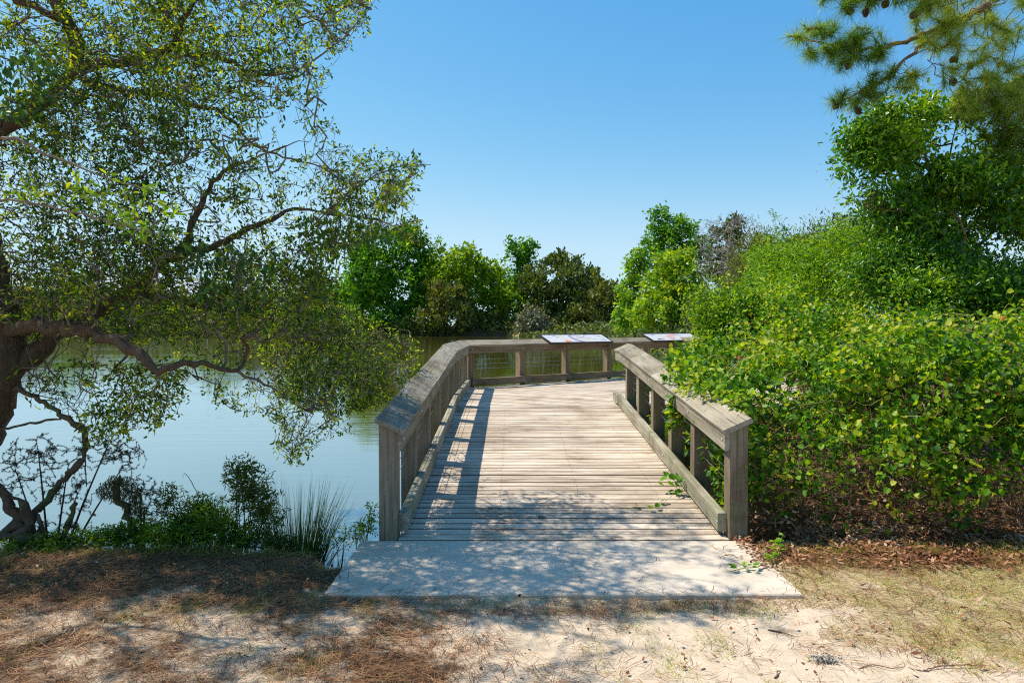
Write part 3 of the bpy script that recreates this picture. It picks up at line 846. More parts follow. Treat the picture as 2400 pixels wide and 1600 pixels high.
# --- two reading signs lying on the far railing
def sign(t0, length, label, art):
    n2 = Vector((fd.y, -fd.x))                                   # towards the platform
    def W(a, o, h):                                               # along, offset across, height above the cap slope
        base = CA + fd * (t0 + a)
        z = RISE + 0.825 + (0.062 - o) * TAN
        return Vector((base.x + n2.x * (o + h * SIN), base.y + n2.y * (o + h * SIN), z + h * COS))
    root = empty('reading_sign', W(length / 2, -0.1, 0.0), label, 'sign', 'reading signs on the far railing')
    o0, o1 = 0.115, -0.285
    def slabp(name, a0, a1, q0, q1, h0, h1, mat, parent=root):
        A = [W(a0, q0, h0), W(a0, q1, h0), W(a0, q1, h1), W(a0, q0, h1)]
        Bq = [W(a1, q0, h0), W(a1, q1, h0), W(a1, q1, h1), W(a1, q0, h1)]
        return prism(name, A, Bq, mat, parent)
    fw = 0.022
    slabp('frame', 0, length, o0, o0 - fw, 0.002, 0.045, M['frame'])
    slabp('frame', 0, length, o1 + fw, o1, 0.002, 0.045, M['frame'])
    slabp('frame', 0, fw, o0 - fw - .001, o1 + fw + .001, 0.002, 0.045, M['frame'])
    slabp('frame', length - fw, length, o0 - fw - .001, o1 + fw + .001, 0.002, 0.045, M['frame'])
    slabp('panel', fw + .001, length - fw - .001, o0 - fw - .001, o1 + fw + .001, 0.006, 0.036, M['panel'])
    for (pts_, colname) in art:
        V = [W(fw + u * (length - 2 * fw), o0 - fw + v * (o1 - o0 + 2 * fw), 0.0375) for u, v in pts_]
        V2 = [W(fw + u * (length - 2 * fw), o0 - fw + v * (o1 - o0 + 2 * fw), 0.0362) for u, v in pts_]
        k = len(V)
        loc = Vector(root.location)
        F = [tuple(range(k)), tuple(reversed(range(k, 2 * k)))] + [(i, k + i, k + (i + 1) % k, (i + 1) % k) for i in range(k)]
        me = bpy.data.meshes.new('print'); me.from_pydata([tuple(v - loc) for v in V + V2], [], F)
        me.materials.append(M[colname])
        o = bpy.data.objects.new('print', me); COL.objects.link(o); o.parent = root
def panel_mat():
    m, n, l, out = new_mat('printed_panel')
    tcn = n.new('ShaderNodeTexCoord')
    no = n.new('ShaderNodeTexNoise'); no.inputs['Scale'].default_value = 3; no.inputs['Detail'].default_value = 5
    l.new(tcn.outputs['Object'], no.inputs['Vector'])
    rp = ramp(n, [(0.35, (0.52, 0.53, 0.55)), (0.5, (0.64, 0.61, 0.57)), (0.65, (0.62, 0.54, 0.45))])
    l.new(no.outputs[0], rp.inputs[0])
    pb = n.new('ShaderNodeBsdfPrincipled'); pb.inputs['Roughness'].default_value = 0.35
    l.new(rp.outputs[0], pb.inputs['Base Color']); l.new(pb.outputs[0], out.inputs[0])
    return m
M['panel'] = panel_mat()
M['ink_purple'] = plain_mat('ink_purple', (0.36, 0.22, 0.31), 0.4)
M['ink_orange'] = plain_mat('ink_orange', (0.70, 0.22, 0.06), 0.4)
M['ink_dark'] = plain_mat('ink_dark', (0.06, 0.06, 0.07), 0.4)
M['ink_pink'] = plain_mat('ink_pink', (0.70, 0.35, 0.30), 0.4)
M['ink_green'] = plain_mat('ink_green', (0.45, 0.62, 0.50), 0.4)
def stroke(pts, ws):
    L_, R_ = [], []
    for i, (p, w) in enumerate(zip(pts, ws)):
        a = pts[max(i - 1, 0)]; b = pts[min(i + 1, len(pts) - 1)]
        d = Vector((b[0] - a[0], (b[1] - a[1]) * 0.35)).normalized()
        nx, ny = -d.y, d.x / 0.35
        L_.append((p[0] + nx * w, p[1] + ny * w)); R_.append((p[0] - nx * w, p[1] - ny * w))
    return L_ + R_[::-1]
art1 = [(stroke([(0.52, 0.02), (0.47, 0.25), (0.43, 0.55), (0.42, 0.8), (0.46, 0.92)], [0.035, 0.03, 0.026, 0.02, 0.012]), 'ink_purple'),
        (stroke([(0.46, 0.93), (0.54, 0.86), (0.66, 0.6), (0.80, 0.35)], [0.012, 0.012, 0.01, 0.004]), 'ink_purple'),
        (stroke([(0.50, 0.62), (0.55, 0.58), (0.62, 0.57)], [0.012, 0.012, 0.003]), 'ink_purple'),
        (stroke([(0.26, 0.04), (0.30, 0.20), (0.34, 0.10)], [0.03, 0.035, 0.02]), 'ink_orange'),
        (stroke([(0.17, 0.90), (0.20, 0.80), (0.24, 0.68)], [0.006, 0.010, 0.004]), 'ink_dark'),
        (stroke([(0.66, 0.86), (0.69, 0.90), (0.72, 0.86)], [0.006, 0.012, 0.004]), 'ink_dark'),
        (stroke([(0.85, 0.92), (0.92, 0.78), (0.96, 0.62)], [0.004, 0.006, 0.003]), 'ink_dark'),
        (stroke([(0.87, 0.32), (0.91, 0.30), (0.95, 0.24)], [0.008, 0.012, 0.004]), 'ink_dark'),
        (stroke([(0.56, 0.35), (0.62, 0.42), (0.68, 0.36)], [0.02, 0.03, 0.02]), 'ink_green')]
art2 = [(stroke([(0.14, 0.86), (0.18, 0.87), (0.22, 0.85)], [0.008, 0.010, 0.008]), 'ink_dark'),
        (stroke([(0.12, 0.16), (0.18, 0.26), (0.25, 0.17)], [0.012, 0.022, 0.008]), 'ink_dark'),
        (stroke([(0.38, 0.55), (0.48, 0.66), (0.60, 0.86)], [0.03, 0.05, 0.035]), 'ink_pink'),
        (stroke([(0.40, 0.34), (0.47, 0.30), (0.52, 0.36)], [0.02, 0.03, 0.015]), 'ink_orange'),
        (stroke([(0.60, 0.92), (0.66, 0.74), (0.70, 0.60)], [0.008, 0.014, 0.006]), 'ink_purple')]
sign(2.02, 1.86, 'framed reading panel with a long-necked purple bird drawing, left of the pair', art1)
sign(5.25, 1.86, 'framed reading panel at the vine edge, with a small pink and orange drawing', art2)

# ------------------------------------------------------------------ plant growing tools
def grow(skel, targets, seed=0, step=0.25, jit=0.12, droop=0.0, batches=14, steer=0.35, wob=0.012):
    """skel: list of (points, radii); targets (n,3). returns pos, par, rad, level"""
    r = np.random.default_rng(seed)
    pos, par, fix = [], [], []
    for pl, rd in skel:
        # densify
        start_par = -1
        if pos:
            d = [((Vector(q) - Vector(pl[0])).length, k) for k, q in enumerate(pos)]
            dm, km = min(d)
            if dm < 0.35: start_par = km
        prev = start_par
        pv = [Vector(p) for p in pl]
        n = len(pv)
        for i in range(n - 1):
            p0, p1, p2, p3 = pv[max(i - 1, 0)], pv[i], pv[i + 1], pv[min(i + 2, n - 1)]
            m = max(1, int((p2 - p1).length / (step * 0.6)))
            for s in range(m):
                t = s / m
                q = 0.5 * ((2 * p1) + (-p0 + p2) * t + (2 * p0 - 5 * p1 + 4 * p2 - p3) * t * t + (-p0 + 3 * p1 - 3 * p2 + p3) * t ** 3)
                rr_here = rd[i] + (rd[i + 1] - rd[i]) * t
                if pos and wob: q = q + Vector(r.normal(size=3)) * min(wob, rr_here * 0.55)
                pos.append(tuple(q)); par.append(prev); fix.append(rr_here * (1 + 0.07 * r.normal() * (wob > 0))); prev = len(pos) - 1
        pos.append(tuple(pv[-1])); par.append(prev); fix.append(rd[-1])
    nsk = len(pos)
    T = np.asarray(targets)
    kd = kdtree.KDTree(nsk)
    for k, q in enumerate(pos): kd.insert(q, k)
    kd.balance()
    ds = np.array([kd.find(t)[2] for t in T])
    order = np.argsort(ds)
    bs = max(1, math.ceil(len(T) / batches))
    for b in range(0, len(T), bs):
        if b > 0:
            kd = kdtree.KDTree(len(pos))
            for k, q in enumerate(pos): kd.insert(q, k)
            kd.balance()
        for ti in order[b:b + bs]:
            t = Vector(T[ti]); q, k, dist = kd.find(t)
            if dist < 0.01: continue
            p0 = Vector(q)
            pd = (p0 - Vector(pos[par[k]])).normalized() if par[k] >= 0 else Vector((0, 0, 1))
            ctrl = p0 + pd * dist * steer + Vector(r.normal(size=3)) * dist * 0.14 + Vector((0, 0, droop * dist))
            n = max(2, int(dist / step) + 1)
            prev = k
            for s in range(1, n + 1):
                u = s / n
                pt = p0 * (1 - u) ** 2 + ctrl * 2 * u * (1 - u) + t * u * u
                if s < n: pt += Vector(r.normal(size=3)) * jit * step
                pos.append(tuple(pt)); par.append(prev); fix.append(0); prev = len(pos) - 1
    return np.array(pos), np.array(par), np.array(fix), nsk

def radii(par, fix, tip=0.0016, expo=0.45, cap=0.06):
    n = len(par); cnt = np.zeros(n)
    child = np.zeros(n, int)
    for i in range(n - 1, -1, -1):
        if child[i] == 0: cnt[i] = 1
        if par[i] >= 0:
            cnt[par[i]] += cnt[i]; child[par[i]] += 1
    rad = np.minimum(tip * cnt ** expo, cap)
    return np.where(fix > 0, fix, rad), child

def tube_mesh(pos, par, rad, k, sel):
    """frusta for the nodes in sel (each the segment parent->node)"""
    n = len(pos)
    main = np.full(n, -1)
    best = np.zeros(n)
    for i in range(n):
        p = par[i]
        if p >= 0 and rad[i] > best[p]:
            best[p] = rad[i]; main[p] = i
    seg = np.zeros((n, 3)); has = par >= 0
    seg[has] = nrm(pos[has] - pos[par[has]])
    d = seg.copy()
    hm = main >= 0
    d[hm] += seg[main[hm]]
    d = nrm(d)
    ref = np.array([0.31, 0.17, 0.93]); ref /= np.linalg.norm(ref)
    A_ = None
    if k >= 6:
        A_ = np.zeros((n, 3))
        for i in range(n):
            di = d[i]
            if not di.any(): di = np.array([0, 0, 1.0]); d[i] = di
            a0 = A_[par[i]] if par[i] >= 0 else (np.array([1.0, 0.1, 0.05]) if abs(di[0]) < 0.9 else np.array([0, 1.0, 0]))
            a0 = a0 - di * a0.dot(di); ln = math.sqrt(a0.dot(a0))
            if ln < 1e-4: a0 = np.cross(di, [0.3, 0.9, 0.2]); ln = math.sqrt(a0.dot(a0))
            A_[i] = a0 / ln
    def rings(centre, direction, r_, who=None):
        if A_ is not None and who is not None:
            a = A_[who] - direction * (A_[who] * direction).sum(1, keepdims=True)
        else:
            a = np.cross(direction, ref)
        bad = np.linalg.norm(a, axis=1) < 0.05
        a[bad] = np.cross(direction[bad], [1, 0, 0]); a = nrm(a); b = np.cross(direction, a)
        th = np.arange(k) * 2 * np.pi / k
        return centre[:, None] + r_[:, None, None] * (a[:, None] * np.cos(th)[None, :, None] + b[:, None] * np.sin(th)[None, :, None])
    idx = np.where(sel & has)[0]
    if len(idx) == 0: return np.zeros((0, 3)), np.zeros((0, 4), int)
    used = np.zeros(n, bool); used[idx] = True
    ismain = main[par[idx]] == idx
    used[par[idx[ismain]]] = True
    u = np.where(used)[0]; mp = np.full(n, -1); mp[u] = np.arange(len(u))
    V1 = rings(pos[u], d[u], rad[u], u).reshape(-1, 3)
    so_ = idx[~ismain]
    V2 = rings(pos[par[so_]], seg[so_], np.minimum(rad[so_] * 1.1, rad[par[so_]]), so_).reshape(-1, 3)
    start = np.zeros(len(idx), int)
    start[ismain] = mp[par[idx[ismain]]] * k
    start[~ismain] = len(u) * k + np.arange(len(so_)) * k
    end = mp[idx] * k
    j = np.arange(k); j2 = (j + 1) % k
    F = np.stack([start[:, None] + j, start[:, None] + j2, end[:, None] + j2, end[:, None] + j], -1).reshape(-1, 4)
    return np.concatenate([V1, V2]), F

TPL = {
    'oval': [(0, 0), (0.30, 0.5), (0.72, 0.42), (1, 0)],
    'lance': [(0, 0), (0.35, 0.5), (0.7, 0.3), (1, 0)],
    'heart': [(0, 0), (0.12, 0.46), (0.62, 0.44), (1, 0)],
}
def leaves(base, direc, normal, length, width, tpl='oval', fold=0.25, curl=0.15):
    """two quads per leaf folded on the midrib"""
    n = len(base)
    d = nrm(direc); nn = normal - (normal * d).sum(1, keepdims=True) * d; nn = nrm(nn)
    s = np.cross(nn, d)
    t = TPL[tpl]
    length = np.broadcast_to(length, n); width = np.broadcast_to(width, n)
    V = np.zeros((n, 6, 3))
    def pt(u, w_, h):
        return base + d * (u * length)[:, None] + s * (w_ * width)[:, None] + nn * (h * length)[:, None]
    V[:, 0] = base
    V[:, 1] = pt(t[1][0], t[1][1], fold * t[1][1] * 0.5)
    V[:, 2] = pt(t[2][0], t[2][1], fold * t[2][1] * 0.5 - curl * 0.4)
    V[:, 3] = pt(1.0, 0, -curl)
    V[:, 4] = pt(t[2][0], -t[2][1], fold * t[2][1] * 0.5 - curl * 0.4)
    V[:, 5] = pt(t[1][0], -t[1][1], fold * t[1][1] * 0.5)
    o = np.arange(n)[:, None] * 6
    F = np.concatenate([o + np.array([0, 3, 2, 1]), o + np.array([0, 5, 4, 3])])
    return V.reshape(-1, 3), F

def quads(base, direc, normal, length, width):
    """one diamond quad per leaf, for plants far away"""
    n = len(base)
    d = nrm(direc); nn = normal - (normal * d).sum(1, keepdims=True) * d; nn = nrm(nn); s = np.cross(nn, d)
    length = np.broadcast_to(length, n)[:, None]; width = np.broadcast_to(width, n)[:, None]
    V = np.stack([base, base + d * length * 0.5 + s * width * 0.5, base + d * length, base + d * length * 0.5 - s * width * 0.5], 1)
    F = np.arange(n * 4).reshape(n, 4)
    return V.reshape(-1, 3), F

def blades(base, direc, length, width, bend=0.3, segs=3, gravity=1.0):
    """narrow arching strips tapering to a point"""
    n = len(base); d = nrm(direc)
    hz = np.cross(d, np.array([0, 0, 1.0])); hz = nrm(hz + rng.normal(size=(n, 3)) * 0.5)
    length = np.broadcast_to(length, n)[:, None]; width = np.broadcast_to(width, n)[:, None]
    rows = []
    for s in range(segs + 1):
        t = s / segs
        c_ = base + d * length * t + np.array([0, 0, -1.0]) * (bend * length * t * t * gravity) + d * np.array([1, 1, 0]) * bend * length * t * t * 0.5
        w_ = width * (1 - t * 0.93) * 0.5
        rows += [c_ - hz * w_, c_ + hz * w_]
    V = np.stack(rows, 1)
    o = np.arange(n)[:, None] * (2 * (segs + 1))
    F = np.concatenate([o + np.array([2 * s, 2 * s + 1, 2 * s + 3, 2 * s + 2]) for s in range(segs)])
    return V.reshape(-1, 3), F

def twig_leaves(pos, par, nodes, per, L, W, tpl, up=0.5, r=None, spread=0.03, tipbias=1.0):
    r = r or rng
    idx = np.repeat(nodes, per)
    d = np.zeros((len(idx), 3)); hp = par[idx] >= 0
    d[hp] = nrm(pos[idx[hp]] - pos[par[idx[hp]]])
    base = pos[idx] + r.normal(size=(len(idx), 3)) * spread
    ld = d * tipbias + r.normal(size=(len(idx), 3)) * 0.75
    nl = r.normal(size=(len(idx), 3)) * 0.7 + np.array([0, 0, up])
    return leaves(base, ld, nl, L * r.uniform(0.6, 1.25, len(idx)), W * r.uniform(0.7, 1.2, len(idx)), tpl)

def plant(name, label, cat, loc, skel, targets, seed, leafmat, L, W, per, tpl='oval', step=0.2, droop=0.0, barkm='bark', twigm='twig',
          group=None, tip=0.0016, expo=0.45, thick=0.012, cap=0.06, leaf_r=0.006, jit=0.12, up=0.5, steer=0.35, bare=0.0, twk=3, spread=0.03, every=1):
    root = empty(name, loc, label, cat, group)
    pos, par, fix, nsk = grow(skel, targets, seed, step, jit, droop, steer=steer)
    rad, child = radii(par, fix, tip, expo, cap)
    thick_sel = rad > thick
    V, F = tube_mesh(pos, par, rad, 9, thick_sel)
    if len(F): mesh_np('trunk', V, F, M[barkm], root, smooth=True)
    V, F = tube_mesh(pos, par, rad, twk, ~thick_sel)
    if len(F): tag(mesh_np('twigs', V, F, M[twigm], root, smooth=True), kind='stuff')
    r = np.random.default_rng(seed + 5)
    lv = np.where((rad < leaf_r) & (np.arange(len(rad)) >= nsk))[0]
    if bare > 0:
        cn = pnoise(pos[lv], 1.9, seed + 21) + 0.7 * pnoise(pos[lv], 5.0, seed + 22)
        lv = lv[(cn + r.uniform(-.35, .35, len(lv)) > -0.75 + bare * 3) ]
    if leafmat and len(lv):
        V, F = twig_leaves(pos, par, lv[::every], per, L, W, tpl, up, r, spread)
        tag(mesh_np('crown', V, F, M[leafmat], root), kind='stuff')
    return root, pos, par, rad

def in_poly(px, py, poly):
    inside = np.zeros(len(px), bool)
    for i in range(len(poly)):
        x0, y0 = poly[i - 1]; x1, y1 = poly[i]
        c_ = ((y0 > py) != (y1 > py)) & (px < (x1 - x0) * (py - y0) / ((y1 - y0) if y1 != y0 else 1e-9) + x0)
        inside ^= c_
    return inside

def sample_view(poly, d0, d1, n, seed):
    """random points inside a volume given by an outline seen from the path and a range of distances"""
    r = np.random.default_rng(seed)
    xs = [p[0] for p in poly]; ys = [p[1] for p in poly]
    out = []
    while len(out) < n:
        x = r.uniform(min(xs), max(xs), n * 2); y = r.uniform(min(ys), max(ys), n * 2)
        ok = in_poly(x, y, poly)
        for a, b in zip(x[ok], y[ok]):
            out.append(P(a, b, r.uniform(d0, d1)))
            if len(out) >= n: break
    return np.array([tuple(v) for v in out])

def ell_pts(ells, n, seed, shell=0.45):
    """points in the outer shell of a set of ellipsoids (cx,cy,cz,rx,ry,rz)"""
    r = np.random.default_rng(seed)
    E = np.array(ells, float)
    w = (E[:, 3] * E[:, 4] * E[:, 5]) ** (2 / 3); w /= w.sum()
    k = r.choice(len(E), n, p=w)
    d = nrm(r.normal(size=(n, 3)))
    rr_ = 1 - shell * r.random(n) ** 1.5
    return E[k, :3] + d * E[k, 3:] * rr_[:, None], d

def sublobes(ells, per, seed, size=(0.22, 0.42), flat=0.7, out=(0.45, 1.02)):
    """break every big ellipsoid into smaller boughs so that the outline is ragged and boughs shade each other"""
    r = np.random.default_rng(seed); res = []
    for e in ells:
        e = np.array(e, float)
        for _ in range(per):
            d = r.normal(size=3); d /= np.linalg.norm(d)
            c_ = e[:3] + d * e[3:] * r.uniform(*out)
            m = (e[3] * e[5]) ** 0.5 * r.uniform(*size)
            res.append((c_[0], c_[1], c_[2], m * r.uniform(.8, 1.35), m * r.uniform(.8, 1.35), m * flat * r.uniform(.75, 1.2)))
    return res

# ------------------------------------------------------------------ big leaning tree on the left
TB = P(-70, 980, 5.6)
def PP(lst): return [P(*q) for q in lst]
oak_skel = [
    (PP([(-150, 1300, 5.2), (-90, 1080, 5.25), (-20, 900, 5.3), (0, 780, 5.4), (-25, 650, 5.5), (-60, 480, 5.6), (-90, 300, 5.6), (-60, 120, 5.5), (-40, -200, 5.4), (-20, -500, 5.2)]),
     [0.26, 0.22, 0.19, 0.175, 0.125, 0.11, 0.10, 0.09, 0.07, 0.04]),
    (PP([(0, 860, 5.35), (60, 845, 5.4), (141, 779, 5.6), (236, 722, 5.9), (306, 690, 6.1), (401, 701, 6.4), (472, 718, 6.7), (566, 732, 7.0), (680, 760, 7.3), (800, 800, 7.6)]),
     [0.11, 0.09, 0.075, 0.06, 0.05, 0.042, 0.036, 0.026, 0.015, 0.008]),
    (PP([(236, 722, 5.9), (330, 661, 5.8), (392, 610, 5.8), (510, 574, 5.9), (617, 523, 6.0), (689, 491, 6.1), (766, 498, 6.2), (893, 519, 6.4), (985, 570, 6.6)]),
     [0.06, 0.045, 0.035, 0.028, 0.021, 0.016, 0.012, 0.008, 0.003]),
    (PP([(766, 498, 6.2), (850, 430, 6.2), (930, 392, 6.2), (1010, 386, 6.2)]), [0.014, 0.010, 0.006, 0.003]),
    (PP([(425, 600, 5.8), (459, 506, 5.8), (510, 417, 5.7), (595, 370, 5.7), (700, 330, 5.8)]), [0.034, 0.026, 0.018, 0.011, 0.004]),
    (PP([(40, 770, 5.3), (150, 765, 5.0), (250, 790, 4.8), (330, 832, 4.7), (366, 872, 4.7), (430, 852, 4.8), (520, 862, 5.0), (620, 900, 5.2), (720, 965, 5.4)]),
     [0.06, 0.048, 0.040, 0.034, 0.029, 0.023, 0.016, 0.010, 0.005]),
    (PP([(-60, 330, 5.6), (30, 290, 5.5), (120, 220, 5.5), (183, 165, 5.5), (300, 142, 5.5), (395, 112, 5.5), (420, 95, 5.5), (385, 30, 5.5), (360, -60, 5.4), (340, -300, 5.2)]),
     [0.07, 0.06, 0.052, 0.048, 0.034, 0.03, 0.026, 0.022, 0.016, 0.01]),
    (PP([(413, 115, 5.5), (510, 136, 5.5), (595, 170, 5.5), (660, 172, 5.5), (723, 149, 5.5), (808, 85, 5.5), (872, 13, 5.5)]),
     [0.022, 0.018, 0.015, 0.012, 0.009, 0.006, 0.003]),
    (PP([(200, 190, 5.5), (298, 213, 5.7), (383, 221, 5.8), (447, 245, 5.9), (530, 268, 6.0), (595, 340, 6.1), (680, 372, 6.2), (745, 388, 6.3), (830, 440, 6.4)]),
     [0.034, 0.028, 0.024, 0.020, 0.016, 0.013, 0.010, 0.007, 0.003]),
    (PP([(183, 165, 5.5), (172, 80, 5.4), (145, 40, 5.3), (100, -60, 5.2), (80, -350, 4.9)]), [0.055, 0.05, 0.045, 0.035, 0.015]),
    (PP([(145, 47, 5.3), (106, 28, 5.2), (42, 0, 5.1), (-60, -60, 5.0)]), [0.035, 0.03, 0.025, 0.012]),
    (PP([(408, 95, 5.5), (440, 30, 5.3), (500, -80, 5.1), (560, -300, 4.8)]), [0.025, 0.02, 0.016, 0.008]),
    (PP([(-90, 300, 5.6), (-200, 150, 5.0), (-400, -50, 4.6), (-700, -250, 4.2)]), [0.05, 0.035, 0.02, 0.01]),
    (PP([(-40, -200, 5.4), (100, -400, 4.9), (250, -520, 4.6), (330, -620, 4.4)]), [0.03, 0.02, 0.012, 0.006]),
    (PP([(-25, 650, 5.5), (-200, 500, 5.4), (-500, 380, 5.2)]), [0.07, 0.05, 0.02]),
]
main_poly = [(-350, -250), (820, -250), (868, 10), (835, 90), (790, 140), (770, 230), (800, 330), (905, 385), (985, 372), (950, 430), (975, 475), (860, 505),
             (890, 560), (760, 600), (700, 690), (-350, 760)]
edge_poly = [(700, 330), (980, 360), (1000, 400), (960, 480), (1000, 570), (880, 560), (740, 500)]
low_poly = [(450, 640), (700, 610), (790, 680), (880, 760), (975, 800), (980, 865), (915, 940), (850, 955), (840, 1000), (760, 1040), (700, 1095), (680, 1090), (620, 980), (520, 950), (420, 880), (380, 760)]
core_poly = [(720, 680), (880, 745), (975, 790), (980, 860), (915, 940), (860, 960), (770, 985), (640, 920), (600, 780)]
mid_poly = [(-100, 560), (500, 560), (800, 640), (740, 790), (300, 800), (-100, 780)]
hang_poly = [(60, 850), (430, 850), (430, 960), (320, 1020), (230, 1050), (130, 960), (50, 930)]
T = [sample_view(main_poly, 4.5, 6.8, 15500, 1), sample_view(edge_poly, 5.6, 6.5, 320, 2), sample_view(low_poly, 5.0, 7.4, 1200, 3),
     sample_view(core_poly, 6.4, 7.8, 3500, 4), sample_view(mid_poly, 5.0, 7.2, 2900, 5), sample_view(hang_poly, 4.8, 5.6, 430, 6)]
rbox = np.random.default_rng(9)
# the part of the crown that stands above the picture
over = np.stack([rbox.uniform(-5.2, -0.9, 9500), rbox.uniform(3.2, 5.6, 9500), rbox.uniform(3.5, 6.0, 9500)], -1)
over = over[(over[:, 2] > 1.6 + 0.52 * over[:, 1]) & (pnoise(over, 0.75, 77) + 0.5 * pnoise(over, 2.0, 79) > 0.07) & (over[:, 0] + 0.58 * over[:, 2] < 0.50 + 0.25 * pnoise(over, 1.5, 78))]
side = np.stack([rbox.uniform(-8.0, -4.4, 1500), rbox.uniform(3.2, 6.0, 1500), rbox.uniform(2.0, 5.0, 1500)], -1)
T += [over, side, np.stack([rbox.uniform(-6.2, -2.3, 2200), rbox.uniform(4.3, 5.9, 2200), rbox.uniform(2.1, 4.3, 2200)], -1)]
T = np.concatenate(T)
keep = pnoise(T, 0.9, 15) + 0.6 * pnoise(T, 2.6, 16) + rng.uniform(-0.5, 0.5, len(T)) > -0.30
T = T[keep]
oak, op, opar, orad = plant('leaning_tree', 'large leaning live tree with tangled grey twigs overhanging the pond on the left', 'tree', TB - Vector((0, 0, 1.3)),
      oak_skel, T, 31, 'oakleaf', 0.043, 0.0155, 5, 'oval', step=0.10, barkm='bark', twigm='twig', tip=0.0020, expo=0.41, thick=0.014, leaf_r=0.0044, jit=0.28, spread=0.022, bare=0.16)
# sprays of new yellow-green leaves in front, nearer the viewer
yel = sample_view([(0, 430), (280, 400), (420, 480), (440, 560), (300, 560), (180, 480), (0, 480)], 3.6, 4.4, 70, 33)
sk = [(PP([(-200, 420, 4.2), (0, 325, 4.0), (130, 370, 3.95), (260, 420, 3.9), (330, 440, 3.9)]), [0.012, 0.010, 0.007, 0.004, 0.002]),
      (PP([(-200, 520, 4.2), (0, 470, 4.0), (180, 500, 4.0), (330, 540, 4.0), (430, 560, 4.0)]), [0.010, 0.008, 0.006, 0.004, 0.002])]
pos_, par_, fix_, nsk_ = grow(sk, yel, 41, 0.07, 0.2)
rad_, ch_ = radii(par_, fix_, 0.0012, 0.4)
V, F = tube_mesh(pos_, par_, rad_, 4, np.ones(len(rad_), bool))
tag(mesh_np('near_branch', V, F, M['twig'], oak, smooth=True), 'pale bare bough reaching in front of the crown')
V, F = twig_leaves(pos_, par_, np.where((rad_ < 0.003))[0], 2, 0.055, 0.018, 'oval', 0.5, np.random.default_rng(8), 0.015)
tag(mesh_np('young_leaves', V, F, M['yellowleaf'], oak), kind='stuff')

# creeper hanging in the right side of the crown
croot = empty('creeper', P(780, 540, 6.2), 'broad-leaved creeper draped over the outer boughs of the leaning tree', 'vine')
cps = np.concatenate([sample_view([(690, 500), (900, 520), (920, 560), (800, 590), (740, 700), (700, 690), (730, 600)], 5.9, 6.3, 420, 51),
                      sample_view([(430, 560), (640, 590), (620, 720), (480, 720)], 4.9, 5.4, 170, 52), sample_view([(0, 130), (130, 110), (140, 260), (0, 290)], 4.4, 4.9, 130, 53)])
r_ = np.random.default_rng(54)
V, F = leaves(cps, r_.normal(size=cps.shape) * 0.5 + np.array([0, 0, -0.8]), r_.normal(size=cps.shape) + np.array([0, -0.5, 0.5]), r_.uniform(0.05, 0.085, len(cps)), 0.032, 'oval')
tag(mesh_np('foliage', V, F, M['creeper'], croot), kind='stuff')
pos_, par_, fix_, nsk_ = grow([(PP([(700, 700, 6.0), (720, 600, 6.05), (800, 550, 6.1), (905, 535, 6.2)]), [0.004, 0.004, 0.003, 0.002])], cps[:200], 3, 0.1)
rad_, ch_ = radii(par_, fix_, 0.0012, 0.3)
V, F = tube_mesh(pos_, par_, rad_, 3, np.ones(len(rad_), bool))
tag(mesh_np('stems', V, F, M['browntwig'], croot), kind='stuff')

# ------------------------------------------------------------------ plants on the near bank
def shrub_from_base(name, label, base, ells, ntar, seed, leafmat, L, W, per, nst=5, tpl='lance', step=0.06, group=None, twigm='darktwig', **kw):
    r = random.Random(seed)
    sk = []
    for i in range(nst):
        e = ells[i % len(ells)]
        b = Vector(base) + Vector((r.uniform(-.05, .05), r.uniform(-.04, .04), 0))
        top = Vector((e[0] + r.uniform(-.4, .4) * e[3], e[1] + r.uniform(-.4, .4) * e[4], e[2] + 0.1 * e[5]))
        mid = b.lerp(top, 0.5) + Vector((r.uniform(-.05, .05), r.uniform(-.05, .05), 0.03))
        sk.append(([b, mid, top], [0.006, 0.0045, 0.0025]))
    T_, _ = ell_pts(ells, ntar, seed, 0.9)
    T_ = T_[T_[:, 2] > base[2] + 0.02]
    return plant(name, label, 'shrub', base, sk, T_, seed, leafmat, L, W, per, tpl, step=step, twigm=twigm, barkm=twigm, thick=0.02, tip=0.0011, expo=0.35,
                 leaf_r=kw.pop('leaf_r', 0.0032), spread=kw.pop('spread', 0.012), group=group, **kw)

def E(px, py, d, rx, rz, ry=None):
    c_ = P(px, py, d); k = d / F_PX
    return (c_.x, c_.y, c_.z, rx * k, (ry if ry else rx) * k, rz * k)
gz = lambda x, y: float(height(np.array([x]), np.array([y]))[0])
def basept(px, d):
    c_ = P(px, 1290, d); return Vector((c_.x, d, gz(c_.x, d)))

shrub_from_base('willowy_shrub', 'dark willow-leaved shrub standing tallest on the bank against open water', basept(575, 5.15),
                [E(585, 1150, 5.15, 55, 70), E(560, 1110, 5.15, 35, 45), E(620, 1200, 5.2, 50, 60)], 420, 61, 'rush', 0.040, 0.011, 3, 8)
shrub_from_base('willowy_shrub', 'thin small-leaved shrub left of the tallest bank shrub', basept(440, 5.15),
                [E(400, 1170, 5.15, 40, 40), E(440, 1220, 5.15, 60, 50)], 260, 62, 'rush', 0.036, 0.010, 3, 6)
shrub_from_base('leafy_herb', 'sunlit mass of light green herbs low on the bank', basept(430, 5.05),
                [E(330, 1255, 5.05, 60, 45), E(410, 1250, 5.0, 70, 45), E(490, 1240, 5.05, 60, 50), E(560, 1262, 5.05, 50, 40), E(270, 1265, 5.05, 50, 35)], 1100, 63, 'herb', 0.040, 0.012, 3, 16)
shrub_from_base('leafy_herb', 'upright leafy plant in front of the left railing post', basept(862, 5.12),
                [E(868, 1215, 5.15, 26, 50), E(845, 1240, 5.1, 30, 35)], 60, 64, 'herb', 0.034, 0.011, 3, 4)
